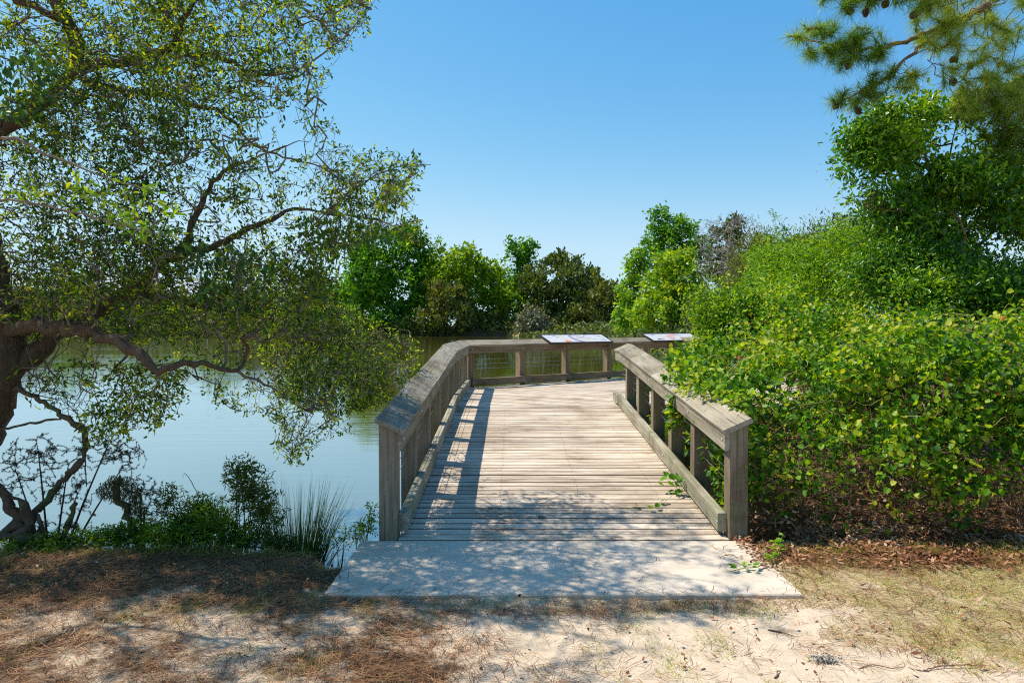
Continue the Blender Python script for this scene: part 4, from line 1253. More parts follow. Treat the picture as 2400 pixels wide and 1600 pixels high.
shrub_from_base('leafy_herb', 'thin seedling leaning over the water beside the slab corner', basept(790, 4.95),
                [E(800, 1260, 4.95, 30, 35)], 30, 65, 'herb', 0.03, 0.009, 2, 3)
shrub_from_base('leafy_herb', 'dark green weeds at the foot of the rushes', basept(640, 5.0),
                [E(620, 1265, 5.0, 45, 30), E(680, 1275, 4.98, 40, 22), E(560, 1275, 5.0, 40, 22)], 360, 68, 'rush', 0.034, 0.009, 2, 6)

shrub_from_base('leafy_herb', 'low ferny weeds between the stump and the mossy stub', basept(190, 5.0),
                [E(150, 1265, 5.0, 60, 30), E(220, 1262, 5.0, 50, 32), E(60, 1275, 4.95, 60, 25)], 420, 66, 'herb', 0.034, 0.010, 3, 9)
shrub_from_base('willowy_shrub', 'pale-tipped narrow-leaved shrub rising behind the light green herbs', basept(500, 5.2),
                [E(500, 1215, 5.2, 50, 50), E(470, 1190, 5.2, 30, 40)], 240, 67, 'herb', 0.040, 0.010, 3, 7)
# feathery conifer sapling, far left
def feather(name, label, base, limbs, seed):
    root = empty(name, base, label, 'tree')
    r = np.random.default_rng(seed)
    T_ = []
    for (x, y, d, rx, ry, n) in limbs:
        a = r.uniform(0, 6.28, n); q = r.random(n) ** 0.6
        T_ += [tuple(P(x + rx * q_ * math.cos(a_), y + ry * q_ * math.sin(a_), d + r.uniform(-.25, .25))) for a_, q_ in zip(a, q)]
    b = Vector(base)
    sk = [([b, b.lerp(P(x, y, d), .5) + Vector((0, 0, .05)), P(x, y, d)], [0.012, 0.008, 0.004]) for (x, y, d, *_) in limbs]
    pos, par, fix, nsk = grow(sk, np.array(T_), seed, 0.028, 0.3, steer=0.5, wob=0.0)
    rad, ch = radii(par, fix, 0.0014, 0.35)
    V, F = tube_mesh(pos, par, rad, 4, np.ones(len(rad), bool))
    mesh_np('trunk', V, F, M['darktwig'], root, smooth=True)
    lv = np.where((rad < 0.007) & (np.arange(len(rad)) > nsk))[0]
    idx = np.repeat(lv, 20)
    d = nrm(pos[idx] - pos[par[idx]])
    base_ = pos[idx] - d * r.uniform(0, 0.028, len(idx))[:, None]
    V, F = quads(base_, d * 0.9 + r.normal(size=d.shape) * 0.6, r.normal(size=d.shape), r.uniform(0.010, 0.020, len(idx)), 0.003)
    tag(mesh_np('needles', V, F, M['feather'], root), kind='stuff')
feather('conifer_sapling', 'dark feathery conifer sapling at the water edge on the far left', basept(120, 5.35),
        [(90, 1060, 5.4, 70, 50, 60), (40, 1110, 5.4, 60, 60, 50), (160, 1090, 5.3, 70, 60, 60), (250, 1050, 5.3, 80, 40, 70), (290, 1090, 5.3, 50, 60, 50), (180, 1160, 5.3, 90, 50, 70)], 71)
feather('conifer_sapling', 'low dark feathery tuft beside the mossy stump', basept(330, 5.2),
        [(330, 1150, 5.25, 50, 40, 50), (340, 1200, 5.2, 60, 50, 60), (120, 1250, 5.1, 90, 35, 60)], 72)

# curved fallen limb and stump
def solid_tubes(name, label, cat, loc, limbs, mat, k=8, seed=1, rough=0.12):
    root = empty(name, loc, label, cat)
    pos, par, fix, nsk = grow(limbs, np.zeros((0, 3)), seed, 0.06)
    r = np.random.default_rng(seed)
    fix = fix * (1 + r.normal(size=len(fix)) * rough)
    V, F = tube_mesh(pos, par, fix, k, np.ones(len(fix), bool))
    mesh_np('limb', V, F, mat, root, smooth=True)
    return root
solid_tubes('dead_branch', 'dark bowed dead branch arching up out of the bank at far left', 'branch', basept(70, 5.2),
    [(PP([(10, 1300, 5.1), (60, 1230, 5.15), (132, 1142, 5.2), (179, 1091, 5.2), (203, 1048, 5.2), (189, 1001, 5.2), (141, 968, 5.2), (80, 930, 5.25), (14, 907, 5.3), (-60, 880, 5.3)]),
      [0.034, 0.03, 0.025, 0.024, 0.022, 0.022, 0.019, 0.02, 0.018, 0.016]),
     (PP([(141, 982, 5.2), (94, 987, 5.2), (0, 1006, 5.2), (-40, 1012, 5.2)]), [0.010, 0.010, 0.009, 0.008]),
     (PP([(200, 1075, 5.2), (200, 1110, 5.2), (202, 1140, 5.2)]), [0.006, 0.005, 0.004])], M['mossbark'])
solid_tubes('tree_stump', 'rotten forked stump with moss at the left edge of the bank', 'stump', basept(40, 5.0),
    [(PP([(90, 1300, 5.0), (50, 1240, 5.0), (30, 1195, 5.0), (0, 1140, 5.0), (-15, 1120, 5.0)]), [0.09, 0.055, 0.04, 0.03, 0.012]),
     (PP([(60, 1250, 5.0), (68, 1210, 5.0), (55, 1180, 5.0), (25, 1165, 5.0)]), [0.045, 0.03, 0.026, 0.02]),
     (PP([(90, 1300, 5.0), (96, 1250, 5.0), (90, 1205, 5.0)]), [0.05, 0.028, 0.006]),
     (PP([(0, 1265, 4.95), (45, 1245, 4.95), (80, 1222, 4.98)]), [0.03, 0.03, 0.02])], M['mossbark'], rough=0.2)
solid_tubes('broken_stake', 'short broken grey stake leaning beside the stump', 'stake', basept(150, 5.0),
    [(PP([(140, 1275, 5.0), (165, 1220, 5.0), (178, 1178, 5.0)]), [0.024, 0.022, 0.016])], M['mossbark'])
mroot = empty('mossy_stub', basept(300, 5.15), 'leaning brown stub bearded with hanging moss among the herbs', 'stump')
pos_, par_, fix_, _ = grow([(PP([(330, 1290, 5.15), (300, 1210, 5.15), (270, 1150, 5.15), (285, 1120, 5.15)]), [0.03, 0.028, 0.026, 0.02])], np.zeros((0, 3)), 1, 0.06)
V, F = tube_mesh(pos_, par_, fix_, 8, np.ones(len(fix_), bool)); mesh_np('limb', V, F, M['mossbark'], mroot, smooth=True)
mt = sample_view([(225, 1150), (260, 1110), (310, 1115), (330, 1150), (345, 1200), (300, 1215), (280, 1170), (235, 1165)], 5.05, 5.25, 1500, 81)
V, F = blades(mt, np.random.default_rng(2).normal(size=mt.shape) * 0.4 + np.array([0.1, 0, -0.9]), 0.045, 0.006, 0.1, 1)
tag(mesh_np('moss', V, F, M['moss'], mroot), kind='stuff')

# rushes
def rushes(label, px, d, n, hgt, seed, spread=0.16, lean=0.35):
    r = np.random.default_rng(seed)
    b = basept(px, d)
    root = empty('rush_clump', b, label, 'rushes')
    a = r.uniform(0, 6.28, n); q = np.sqrt(r.random(n)) * spread
    base = np.stack([b.x + q * np.cos(a), b.y + q * np.sin(a) * 0.6, np.full(n, b.z - 0.02)], -1)
    dr = np.stack([np.cos(a) * lean * r.uniform(0, 1.3, n), np.sin(a) * lean * 0.5, np.ones(n)], -1)
    V, F = blades(base, dr, hgt * r.uniform(0.45, 1.05, n), 0.0085, 0.0, 4)
    # arching
    V = V.reshape(n, -1, 3); t = np.linspace(0, 1, 5).repeat(2)
    arch = (r.random(n) ** 3)[:, None] * (t ** 2.6)[None]
    V[:, :, 0] += arch * 0.22 * np.cos(a)[:, None]; V[:, :, 2] -= arch * 0.18
    tag(mesh_np('blades', V.reshape(-1, 3), F, M['rush'], root), kind='stuff')
rushes('tall dark rush clump rising against the water left of the slab', 700, 5.1, 620, 0.80, 91, 0.17, 0.36)
rushes('smaller sparse rushes between the tall clump and the slab corner', 765, 5.0, 170, 0.48, 92, 0.12, 0.5)
rushes('thin grey-green rushes behind the light green herbs', 455, 5.2, 110, 0.55, 93, 0.2, 0.3)
solid_tubes('dry_reed', 'single bent dry reed stalk standing above the herbs', 'reed', basept(470, 5.15),
    [(PP([(478, 1260, 5.15), (468, 1180, 5.15), (450, 1130, 5.15), (432, 1108, 5.15), (428, 1120, 5.15)]), [0.003, 0.003, 0.003, 0.0025, 0.001])], M['browntwig'], 5)

# ------------------------------------------------------------------ vine mound on the right
def mound_density(p):
    return pnoise(p, 1.3, 101)
vroot = empty('vine_thicket', (3.6, 5.4, -0.03), 'big bright green vine thicket swallowing the right railing', 'vines')
MO = []   # ellipsoids
def em(cx, cy, cz, rx, ry, rz): MO.append((cx, cy, cz, rx, ry, rz))
em(2.75, 6.3, 0.62, 0.95, 1.05, 0.72)
em(3.5, 6.1, 0.75, 1.1, 1.0, 0.80)
em(4.4, 6.2, 0.80, 1.2, 1.0, 0.88)
em(5.4, 6.4, 0.9, 1.3, 1.1, 0.88)
em(2.74, 7.4, 0.85, 0.80, 1.1, 0.66)
em(3.25, 8.6, 1.0, 0.95, 1.1, 0.80)
em(3.75, 9.4, 1.2, 1.1, 1.0, 0.85)
em(4.6, 8.2, 1.0, 1.6, 1.4, 0.80)
em(6.6, 7.6, 1.1, 1.5, 1.5, 0.95)
em(2.40, 5.70, 0.50, 0.55, 0.5, 0.50)
em(3.0, 5.65, 0.42, 0.8, 0.6, 0.55)
em(4.2, 5.65, 0.45, 1.0, 0.65, 0.55)
em(5.3, 5.8, 0.5, 1.0, 0.7, 0.6)
MO_A = np.array(MO)
def inside_any(p, f=0.86):
    q = (p[:, None] - MO_A[None, :, :3]) / MO_A[None, :, 3:]
    return ((q ** 2).sum(-1) < f * f).any(1)
r_ = np.random.default_rng(103)
# clumps on the surface, leaves gathered round the clumps
MSUB = sublobes(MO, 20, 106, (0.14, 0.34), 0.75, (0.86, 1.04))
ca1, cb1 = ell_pts(MSUB, 18000, 104, 0.40)
ca2, cb2 = ell_pts(MO, 11500, 108, 0.30)
ok = (cb1[:, 2] > -0.5) | (r_.random(len(cb1)) < 0.3)
cc_ = np.concatenate([ca1[ok], ca2]); cd_ = np.concatenate([cb1[ok], cb2])
ok = ~inside_any(cc_, 0.78) & (cc_[:, 2] > 0.05) & (cc_[:, 1] < 10.5)
cc_, cd_ = cc_[ok], cd_[ok]
facing = (cd_ @ np.array([-0.2, -0.8, 0.6]))
wt = np.where(facing > -0.35, 1.0, 0.25)
low = sstep(0.12, 0.46, cc_[:, 2] + 0.14 * mound_density(cc_))     # bare towards the ground
ok = r_.random(len(cc_)) < wt * (0.10 + 0.90 * low) * np.clip(0.70 + 0.75 * mound_density(cc_ * 1.9), 0.10, 1)
cc_, cd_ = cc_[ok], cd_[ok]
def clump_leaves(cc_, cd_, per, sig, L, W, tpl, seed, outw=0.6, upw=0.7, droopw=0.3, rnd=0.6):
    r = np.random.default_rng(seed)
    n = len(cc_) * per
    i = np.repeat(np.arange(len(cc_)), per)
    off = r.normal(size=(n, 3)) * sig
    b = cc_[i] + off
    nl = cd_[i] * outw + np.array([0, 0, upw]) + r.normal(size=(n, 3)) * rnd
    dr = r.normal(size=(n, 3)) + np.array([0, 0, -droopw]) + cd_[i] * 0.5
    sz = r.uniform(0.45, 1.35, n)
    return b, dr, nl, L * sz, W * sz * r.uniform(0.75, 1.2, n), tpl
def keep_off_deck(b):
    # leaves do not grow inside the walkway
    return ~((b[:, 0] < np.where(b[:, 1] > 7.8, 2.0, 1.60)) & (b[:, 1] < 10.6))
b, dr, nl, L_, W_, tp = clump_leaves(cc_, cd_, 13, 0.07, 0.046, 0.037, 'heart', 105, rnd=0.8)
k_ = keep_off_deck(b) & (b[:, 2] > 0.0)
# stay clear of the near end of the railing cap
b, dr, nl, L_, W_ = b[k_], dr[k_], nl[k_], L_[k_], W_[k_]
near_i = np.where((b[:, 1] < 6.2) & (dr[:, 2] < 9))[0]
vis = b[near_i, 1] + 0.0 * b[near_i, 2]
pick = near_i[np.argsort(vis)[:1400]]
pick = np.random.default_rng(3).choice(pick, 290, replace=False)
msk = np.ones(len(b), bool); msk[pick] = False
V, F = leaves(b[msk], dr[msk], nl[msk], L_[msk], W_[msk], 'heart', 0.3, 0.18)
tag(mesh_np('foliage', V, F, M['vineleaf'], vroot), kind='stuff')
# the nearest leaves one by one
V1, F1 = leaves(np.zeros((1, 3)), np.array([[1.0, 0, 0]]), np.array([[0, 0, 1.0]]), 1.0, 0.8, 'heart', 0.3, 0.18)
LEAF = bpy.data.meshes.new('leaf'); LEAF.from_pydata([tuple(v) for v in V1], [], [tuple(int(q) for q in f) for f in F1])
def vine_single():
    m = leaf_mat('vine_leaf_single', [(0.05, 0.15, 0.008), (0.09, 0.24, 0.010), (0.15, 0.31, 0.012), (0.28, 0.40, 0.016)], 0.40, 0.45, 1.7, spec=0.25)
    n, l = m.node_tree.nodes, m.node_tree.links
    oi = n.new('ShaderNodeObjectInfo')
    for lk in list(l):
        if lk.from_socket.name == 'Random Per Island':
            to = lk.to_socket; l.remove(lk); l.new(oi.outputs['Random'], to)
    return m
M['vinesingle'] = vine_single()
LEAF.materials.append(M['vinesingle'])
def put_leaf(p, d, nn, L, parent):
    d = Vector(d).normalized(); nn = Vector(nn); nn = (nn - d * nn.dot(d)).normalized(); s = nn.cross(d)
    m = Matrix((d * L, s * L, nn * L)).transposed().to_4x4(); m.translation = Vector(p) - Vector(parent.location)
    o = bpy.data.objects.new('leaf', LEAF); COL.objects.link(o); o.parent = parent; o.matrix_local = m
for i in pick:
    put_leaf(b[i], dr[i], nl[i], L_[i] * 1.12, vroot)
# woody stems and runners inside and below
st_c, st_d = ell_pts(MO, 2600, 111, 0.35)
ok = (st_c[:, 2] > 0.0) & (st_c[:, 0] > 1.72) & (st_c[:, 1] < 8.5) & (st_c[:, 1] < 7.6 + 0.1 * st_c[:, 2])
st_c = st_c[ok]
fr = r_.uniform(size=(2200, 3)) * np.array([4.8, 0.9, 0.66]) + np.array([1.85, 5.0, 0.0])
fr = fr[fr[:, 1] > 5.05]
sk = []
rq = random.Random(8)
for x in np.arange(1.95, 6.6, 0.28):
    b0 = Vector((x + rq.uniform(-.1, .1), 5.35 + rq.uniform(-.2, .3), -0.03))
    sk.append(([b0, b0 + Vector((rq.uniform(-.15, .15), rq.uniform(-.1, .2), .25)), b0 + Vector((rq.uniform(-.3, .3), rq.uniform(0, .5), .6))], [0.010, 0.008, 0.005]))
pos_, par_, fix_, nsk_ = grow(sk, np.concatenate([st_c, fr]), 113, 0.10, 0.35, steer=0.6)
rad_, ch_ = radii(par_, fix_, 0.0026, 0.28, 0.012)
V, F = tube_mesh(pos_, par_, rad_, 3, np.ones(len(rad_), bool))
tag(mesh_np('stems', V, F, M['browntwig'], vroot, smooth=True), kind='stuff')
# yellow-green runners over the top
rn_c, rn_d = ell_pts(MO, 900, 117, 0.02)
ok = ~inside_any(rn_c, 0.97) & (rn_c[:, 2] > 0.35) & keep_off_deck(rn_c) & (rn_c[:, 1] < 9)
rn_c, rn_d = rn_c[ok], rn_d[ok]
Vs, Fs = [], []
rr2 = np.random.default_rng(118)
for c_, d_ in zip(rn_c[:330], rn_d[:330]):
    L = rr2.uniform(0.15, 0.5); a = rr2.normal(size=3); a -= a.dot(d_) * d_; a = a / np.linalg.norm(a); b2 = np.cross(a, d_)
    pts_ = np.array([c_ + d_ * 0.05 + a * L * (t - .5) + b2 * 0.05 * math.sin(t * 5 + c_[0] * 9) + d_ * 0.05 * math.sin(t * 3.1) for t in np.linspace(0, 1, 6)])
    v, f = tube_mesh(pts_, np.array([-1, 0, 1, 2, 3, 4]), np.full(6, 0.0022), 3, np.ones(6, bool))
    Vs.append((v, f))
V, F = merge(Vs)
M['runner'] = plain_mat('green_runner', (0.26, 0.27, 0.05), 0.6, vary=0.3)
tag(mesh_np('runners', V, F, M['runner'], vroot), kind='stuff')
# a few orange and red leaves
o_i = np.random.default_rng(5).choice(len(cc_), 170, replace=False)
ob = cc_[o_i] + rr2.normal(size=(170, 3)) * 0.06
ok = keep_off_deck(ob); ob = ob[ok]
V, F = leaves(ob, rr2.normal(size=ob.shape), rr2.normal(size=ob.shape) + np.array([0, -.5, .5]), 0.05, 0.032, 'oval')
tag(mesh_np('orange_leaves', V, F, M['orange'], vroot), kind='stuff')
# dead brown leaves caught low inside
db = rr2.uniform(size=(2600, 3)) ** np.array([1, 1, 2.0]) * np.array([4.8, 1.0, 0.32]) + np.array([1.85, 5.15, 0.0])
V, F = leaves(db, rr2.normal(size=db.shape), rr2.normal(size=db.shape), 0.04, 0.022, 'oval')
tag(mesh_np('dead_leaves', V, F, M['dead'], vroot), kind='stuff')

# vine sprays over and through the right railing
sroot = empty('vine_spray', (1.75, 6.6, 0.9), 'leafy vine sprays trailing over the cap of the right railing', 'vine')
rs = np.random.default_rng(121)
def capz(y, x):
    return deck_z(y) + 0.825 + (XR and (x - (XR - 0.062))) * TAN
cl_, cdn = [], []
for (y0_, y1_, x0_, x1_, n_) in ((5.9, 6.5, 1.60, 1.95, 70), (6.5, 7.4, 1.60, 1.95, 150), (7.3, 8.0, 1.78, 2.0, 90), (5.25, 5.9, 1.74, 1.95, 36)):
    for _ in range(n_):
        y = rs.uniform(y0_, y1_); x = x1_ - (x1_ - x0_) * rs.random() ** 1.6
        cl_.append((x, y, capz(y, min(x, 1.79)) + 0.02 + rs.random() ** 2 * 0.14)); cdn.append((-0.3, -0.2, 0.9))
for _ in range(190):    # hanging inside, behind the posts and between the cables
    y = rs.choice([5.45, 5.75, 6.4, 6.6, 7.2, 8.3]) + rs.normal() * 0.16; 
    cl_.append((XR + 0.10 + rs.random() * 0.15, y, deck_z(y) + rs.uniform(0.08, 0.62))); cdn.append((-0.9, -0.3, 0.3))
for _ in range(34):     # a strand hanging over the side board near the middle post
    t = rs.random(); cl_.append((XR - 0.07 + rs.normal() * 0.015, 6.72 + rs.normal() * 0.05, deck_z(6.7) + 0.8 - 0.35 * t)); cdn.append((-0.9, -0.3, 0.2))
cl_, cdn = np.array(cl_), np.array(cdn)
b, dr, nl, L_, W_, tp = clump_leaves(cl_, cdn, 4, 0.035, 0.056, 0.045, 'heart', 122)
ok = (b[:, 0] > 1.54)
V, F = leaves(b[ok], dr[ok], nl[ok], L_[ok], W_[ok], 'heart', 0.3, 0.18)
tag(mesh_np('foliage', V, F, M['vineleaf'], sroot), kind='stuff')
pos_, par_, fix_, nsk_ = grow([([(1.9, 5.5, 0.3), (1.85, 6.2, 0.9), (1.80, 6.8, 1.05), (1.85, 7.6, 1.15), (1.9, 8.8, 1.3)], [0.004] * 5)], cl_[::2], 124, 0.1)
rad_, ch_ = radii(par_, fix_, 0.0014, 0.3, 0.004)
V, F = tube_mesh(pos_, par_, rad_, 3, np.ones(len(rad_), bool))
tag(mesh_np('stems', V, F, M['runner'], sroot), kind='stuff')
# sprig reaching over the deck
g1 = empty('vine_sprig', (1.50, 6.55, deck_z(6.55)), 'small leafy sprig poking under the right railing onto the planks', 'vine')
for i in range(16):
    a = rs.uniform(0, 6.28)
    put_leaf((1.47 + rs.normal() * 0.06, 6.15 + rs.normal() * 0.06, deck_z(6.15) + 0.03 + rs.random() * 0.18), (math.cos(a), math.sin(a), -0.3), (rs.normal() * .5, -0.4, 0.8), 0.075, g1)
for (x, y) in ((1.16, 5.72), (1.22, 5.70), (1.25, 5.76), (1.33, 5.86), (1.30, 5.84), (1.05, 5.74)):
    a = rs.uniform(0, 6.28)
    put_leaf((x, y, deck_z(y) + 0.04), (math.cos(a), math.sin(a), -0.1), (0.1, -0.6, 0.8), 0.06, g1)
v, f = tube_mesh(np.array([(1.62, 6.2, .12 + .09), (1.5, 6.1, .20), (1.40, 5.95, .12), (1.30, 5.82, .09), (1.15, 5.72, .085), (1.02, 5.74, .075)]), np.array([-1, 0, 1, 2, 3, 4]), np.full(6, 0.002), 4, np.ones(6, bool))
mesh_np('stem', v, f, M['runner'], g1)

# ------------------------------------------------------------------ crowns made of lobes, for shrubs and trees further off
def lobed(name, label, cat, ells, trunk, leafm, nclump, per, L, W, seed, sig=0.12, tpl=None, group=None, barkm='bark', limbs=8, shell=0.3, trunk_r=0.1,
          outw=0.7, upw=0.5, rnd=0.55, noise_s=0.5, cut=-0.5, sub=None, pieces=None, droopw=0.2, core=0.55, nsub=12, flat=0.7, subsize=(0.22, 0.42)):
    base = Vector(trunk)
    root = empty(name, base, label, cat, group)
    A = np.array(ells, float)
    subs = sublobes(ells, nsub, seed + 40, subsize, flat)
    c1_, d1_ = ell_pts(subs, int(nclump * 0.8), seed, 0.35)
    ok = (d1_[:, 2] > -0.55) | (np.random.default_rng(seed + 6).random(len(d1_)) < 0.35)
    c1_, d1_ = c1_[ok], d1_[ok]
    c2_, d2_ = ell_pts([tuple(e[:3]) + tuple(np.array(e[3:]) * 0.80) for e in ells], int(nclump * 0.32), seed + 9, 0.6)
    cc_ = np.concatenate([c1_, c2_]); cd_ = np.concatenate([d1_, d2_])
    ok = cc_[:, 2] > base.z
    ok &= pnoise(cc_, noise_s, seed + 1) + np.random.default_rng(seed + 2).uniform(-.3, .3, len(cc_)) > cut
    cc_, cd_ = cc_[ok], cd_[ok]
    b, dr, nl, L_, W_, tp = clump_leaves(cc_, cd_, per, sig, L, W, tpl, seed + 3, outw, upw, droopw, rnd)
    if tpl: V, F = leaves(b, dr, nl, L_, W_, tpl)
    else: V, F = quads(b, dr, nl, L_, W_)
    tag(mesh_np('crown', V, F, M[leafm], root), kind='stuff')
    r = random.Random(seed)
    top = Vector((A[:, 0].mean(), A[:, 1].mean(), A[:, 2].mean()))
    sk = [([base - Vector((0, 0, 0.3)), base.lerp(top, .4) + Vector((r.uniform(-.05, .05), 0, 0)) * (top - base).length, top], [trunk_r, trunk_r * .75, trunk_r * .4])]
    T_ = [e[:3] for e in ells]
    T_ = np.concatenate([np.array(T_), cc_[np.random.default_rng(seed).choice(len(cc_), min(limbs * 6, len(cc_)), replace=False)]])
    pos, par, fix, nsk = grow(sk, T_, seed, max(0.15, (top - base).length * 0.06), 0.2, batches=6)
    rad, ch = radii(par, fix, trunk_r * 0.05, 0.5, trunk_r * .5)
    V, F = tube_mesh(pos, par, rad, 5, np.ones(len(rad), bool))
    mesh_np('trunk', V, F, M[barkm], root, smooth=True)
    return root

# glossy broadleaf tree on the right, with real leaf shapes
glossy = [E(2080, 430, 9.5, 120, 150), E(2170, 330, 9.6, 150, 110), E(2040, 350, 9.3, 80, 70), E(2290, 380, 9.8, 150, 160), E(2180, 500, 9.6, 190, 130), E(2330, 540, 9.6, 140, 140),
          E(2120, 280, 9.6, 90, 70), E(2250, 640, 9.4, 200, 100), E(2450, 450, 9.8, 160, 200), E(2440, 650, 9.6, 160, 140)]
glossy += [E(1995, 335, 9.3, 34, 28), E(1985, 395, 9.2, 30, 26), E(2020, 290, 9.3, 30, 24), E(2075, 255, 9.4, 34, 24), E(2160, 238, 9.5, 40, 22), E(2235, 262, 9.6, 36, 26), E(2010, 440, 9.2, 34, 26), E(2050, 500, 9.2, 40, 26), E(2140, 330, 9.0, 60, 40), E(2240, 430, 9.1, 70, 50), E(2090, 400, 9.0, 50, 40), E(2320, 520, 9.1, 70, 50), E(2160, 520, 9.0, 70, 40), E(2350, 640, 9.0, 70, 40)]
lobed('glossy_tree', 'dark glossy-leaved evergreen tree rising behind the vine thicket at right', 'tree', glossy, (6.6, 9.8, 0), 'bayleaf', 4700, 13, 0.083, 0.033, 131,
      sig=0.085, tpl='oval', limbs=24, shell=0.55, trunk_r=0.12, noise_s=1.2, cut=-0.22, rnd=0.6, upw=0.8, subsize=(0.2, 0.48))
lobed('bright_shrub', 'tall light green shrub in front of the glossy tree, right of the dead tree', 'shrub', [E(1850, 620, 11.5, 90, 70), E(1960, 640, 11, 120, 80), E(1900, 690, 10.8, 150, 60), E(1830, 690, 11, 110, 60), E(2010, 600, 11.3, 70, 60), E(1800, 640, 11.8, 60, 50)],
      (5.6, 11.2, 0), 'brightleaf', 3200, 12, 0.065, 0.022, 135, sig=0.12, tpl='lance', limbs=14, shell=0.4, trunk_r=0.05, noise_s=0.8, cut=-0.8)
lobed('leafy_shrub', 'broad mid-green shrub at the right edge beneath the glossy tree', 'shrub', [E(2150, 640, 8.8, 110, 80), E(2060, 660, 9.4, 120, 70), E(2230, 690, 8.6, 140, 60), E(2370, 690, 8.4, 130, 70), E(2150, 700, 8.7, 120, 50)],
      (5.8, 9.0, 0), 'bayleaf', 3300, 12, 0.062, 0.024, 137, sig=0.11, tpl='oval', limbs=12, shell=0.4, trunk_r=0.05, noise_s=0.8, cut=-0.8)
lobed('vine_covered_shrub', 'yellow-green shrub with upright shoots where the right railing vanishes', 'shrub', [E(1680, 720, 9.6, 60, 65), E(1740, 740, 9.4, 90, 60), E(1690, 770, 9.4, 45, 45), E(1800, 740, 9.6, 90, 50)],
      (3.1, 9.6, 0), 'yellowleaf', 1700, 12, 0.06, 0.024, 139, sig=0.10, tpl='oval', limbs=10, shell=0.4, trunk_r=0.03, noise_s=1.0, cut=-0.5)
# long shoot sticking up out of the bright shrub
shrub_from_base('tall_shoot', 'lone arching leafy shoot sticking up into the sky above the light shrub', P(1870, 590, 11.6),
                [E(1835, 540, 11.6, 20, 25), E(1815, 505, 11.6, 12, 12)], 26, 141, 'brightleaf', 0.07, 0.018, 3, 3, step=0.1, leaf_r=0.01, spread=0.03)
# juniper and bronze scrub between
lobed('juniper', 'bronze-green juniper between the bare tree and the light shrub', 'tree', [E(1790, 600, 15, 55, 50), E(1760, 650, 15, 60, 60), E(1800, 680, 14.5, 70, 60)], (5.6, 15, 0.0), 'cedarbrown', 900, 16, 0.10, 0.022, 143,
      sig=0.13, limbs=8, shell=0.5, trunk_r=0.06, noise_s=0.7, cut=-0.4, upw=0.2, droopw=-1.2)
lobed('juniper', 'pointed dark juniper tops just clearing the light shrub', 'tree', [E(1915, 545, 20, 30, 35), E(1950, 548, 20, 26, 32), E(1985, 560, 20, 30, 35), E(1945, 600, 20, 80, 50)], (9.3, 20, 0.1), 'cedar', 800, 16, 0.13, 0.03, 145,
      sig=0.16, limbs=8, shell=0.5, trunk_r=0.08, noise_s=0.7, cut=-0.4, upw=0.2, droopw=-1.6)
lobed('bronze_bush', 'dull bronze-green bush wedged under the glossy tree', 'shrub', [E(2080, 560, 12, 60, 55), E(2140, 600, 12, 60, 60)], (6.9, 12, 0.0), 'cedarbrown', 500, 16, 0.09, 0.022, 147, sig=0.12, limbs=6, shell=0.5, trunk_r=0.05, droopw=-.8)

def bare_tree(label, base, poly, d0, d1, n, seed, mat, trunk_pts, trunk_r, tip):
    T_ = sample_view(poly, d0, d1, n, seed)
    root = empty('bare_tree', base, label, 'tree')
    pos, par, fix, nsk = grow([(trunk_pts, trunk_r)], T_, seed, 0.25, 0.3, steer=0.5)
    rad, ch = radii(par, fix, tip, 0.42, 0.05)
    V, F = tube_mesh(pos, par, rad, 4, np.ones(len(rad), bool))
    mesh_np('trunk', V, F, M[mat], root, smooth=True)
bt = P(1720, 780, 24)
bare_tree('leafless grey tree with a haze of fine dead twigs, centre right', (bt.x, 24, 0.1), [(1625, 560), (1650, 510), (1700, 490), (1760, 500), (1790, 540), (1770, 620), (1760, 690), (1660, 690), (1630, 630)], 22.5, 25.5, 620, 151, 'greytwig',
          [Vector((bt.x, 24, 0.1)), P(1715, 700, 24), P(1705, 620, 24), P(1715, 540, 24)], [0.11, 0.07, 0.045, 0.015], 0.0052)
b2 = P(2100, 600, 9.0)
bare_tree('small bare twiggy branch reaching left from under the glossy tree', (b2.x, 9.0, 0.0), [(2010, 470), (2040, 450), (2110, 480), (2160, 520), (2100, 530), (2030, 500)], 8.8, 9.3, 60, 153, 'browntwig',
          [Vector((b2.x + .5, 9.2, 0.0)), P(2260, 560, 9.1), P(2150, 500, 9.0), P(2060, 490, 9.0), P(2010, 465, 9.0)], [0.03, 0.022, 0.014, 0.008, 0.003], 0.003)

# ------------------------------------------------------------------ pine reaching in at the top right
proot = empty('pine_tree', (8.6, 9.2, 0), 'pine with long needle tufts and cones, boughs entering at the top right', 'tree')
psk = [([(8.6, 9.2, -0.2), (8.55, 9.2, 3), (8.6, 9.2, 7), (8.7, 9.2, 11)], [0.24, 0.21, 0.16, 0.06]),
       (PP([(2680, 20, 9.2), (2400, -20, 9.1), (2270, 40, 9.0), (2180, 75, 9.0), (2090, 105, 8.9), (2000, 118, 8.8), (1920, 100, 8.7), (1850, 85, 8.6)]), [0.07, 0.05, 0.042, 0.034, 0.026, 0.018, 0.012, 0.006]),
       (PP([(2200, 70, 9.0), (2130, 130, 8.9), (2080, 180, 8.9), (2020, 215, 8.8), (1955, 245, 8.8)]), [0.028, 0.022, 0.016, 0.011, 0.006]),
       (PP([(2700, 180, 9.4), (2480, 190, 9.4), (2330, 215, 9.4), (2235, 226, 9.4)]), [0.05, 0.04, 0.028, 0.018]),
       (PP([(2680, -120, 9.0), (2400, -60, 8.8), (2200, -20, 8.7), (2050, 0, 8.6), (1930, -5, 8.5)]), [0.05, 0.035, 0.025, 0.016, 0.006]),
       (PP([(2700, 330, 9.6), (2500, 320, 9.5), (2350, 300, 9.4)]), [0.04, 0.03, 0.012])]
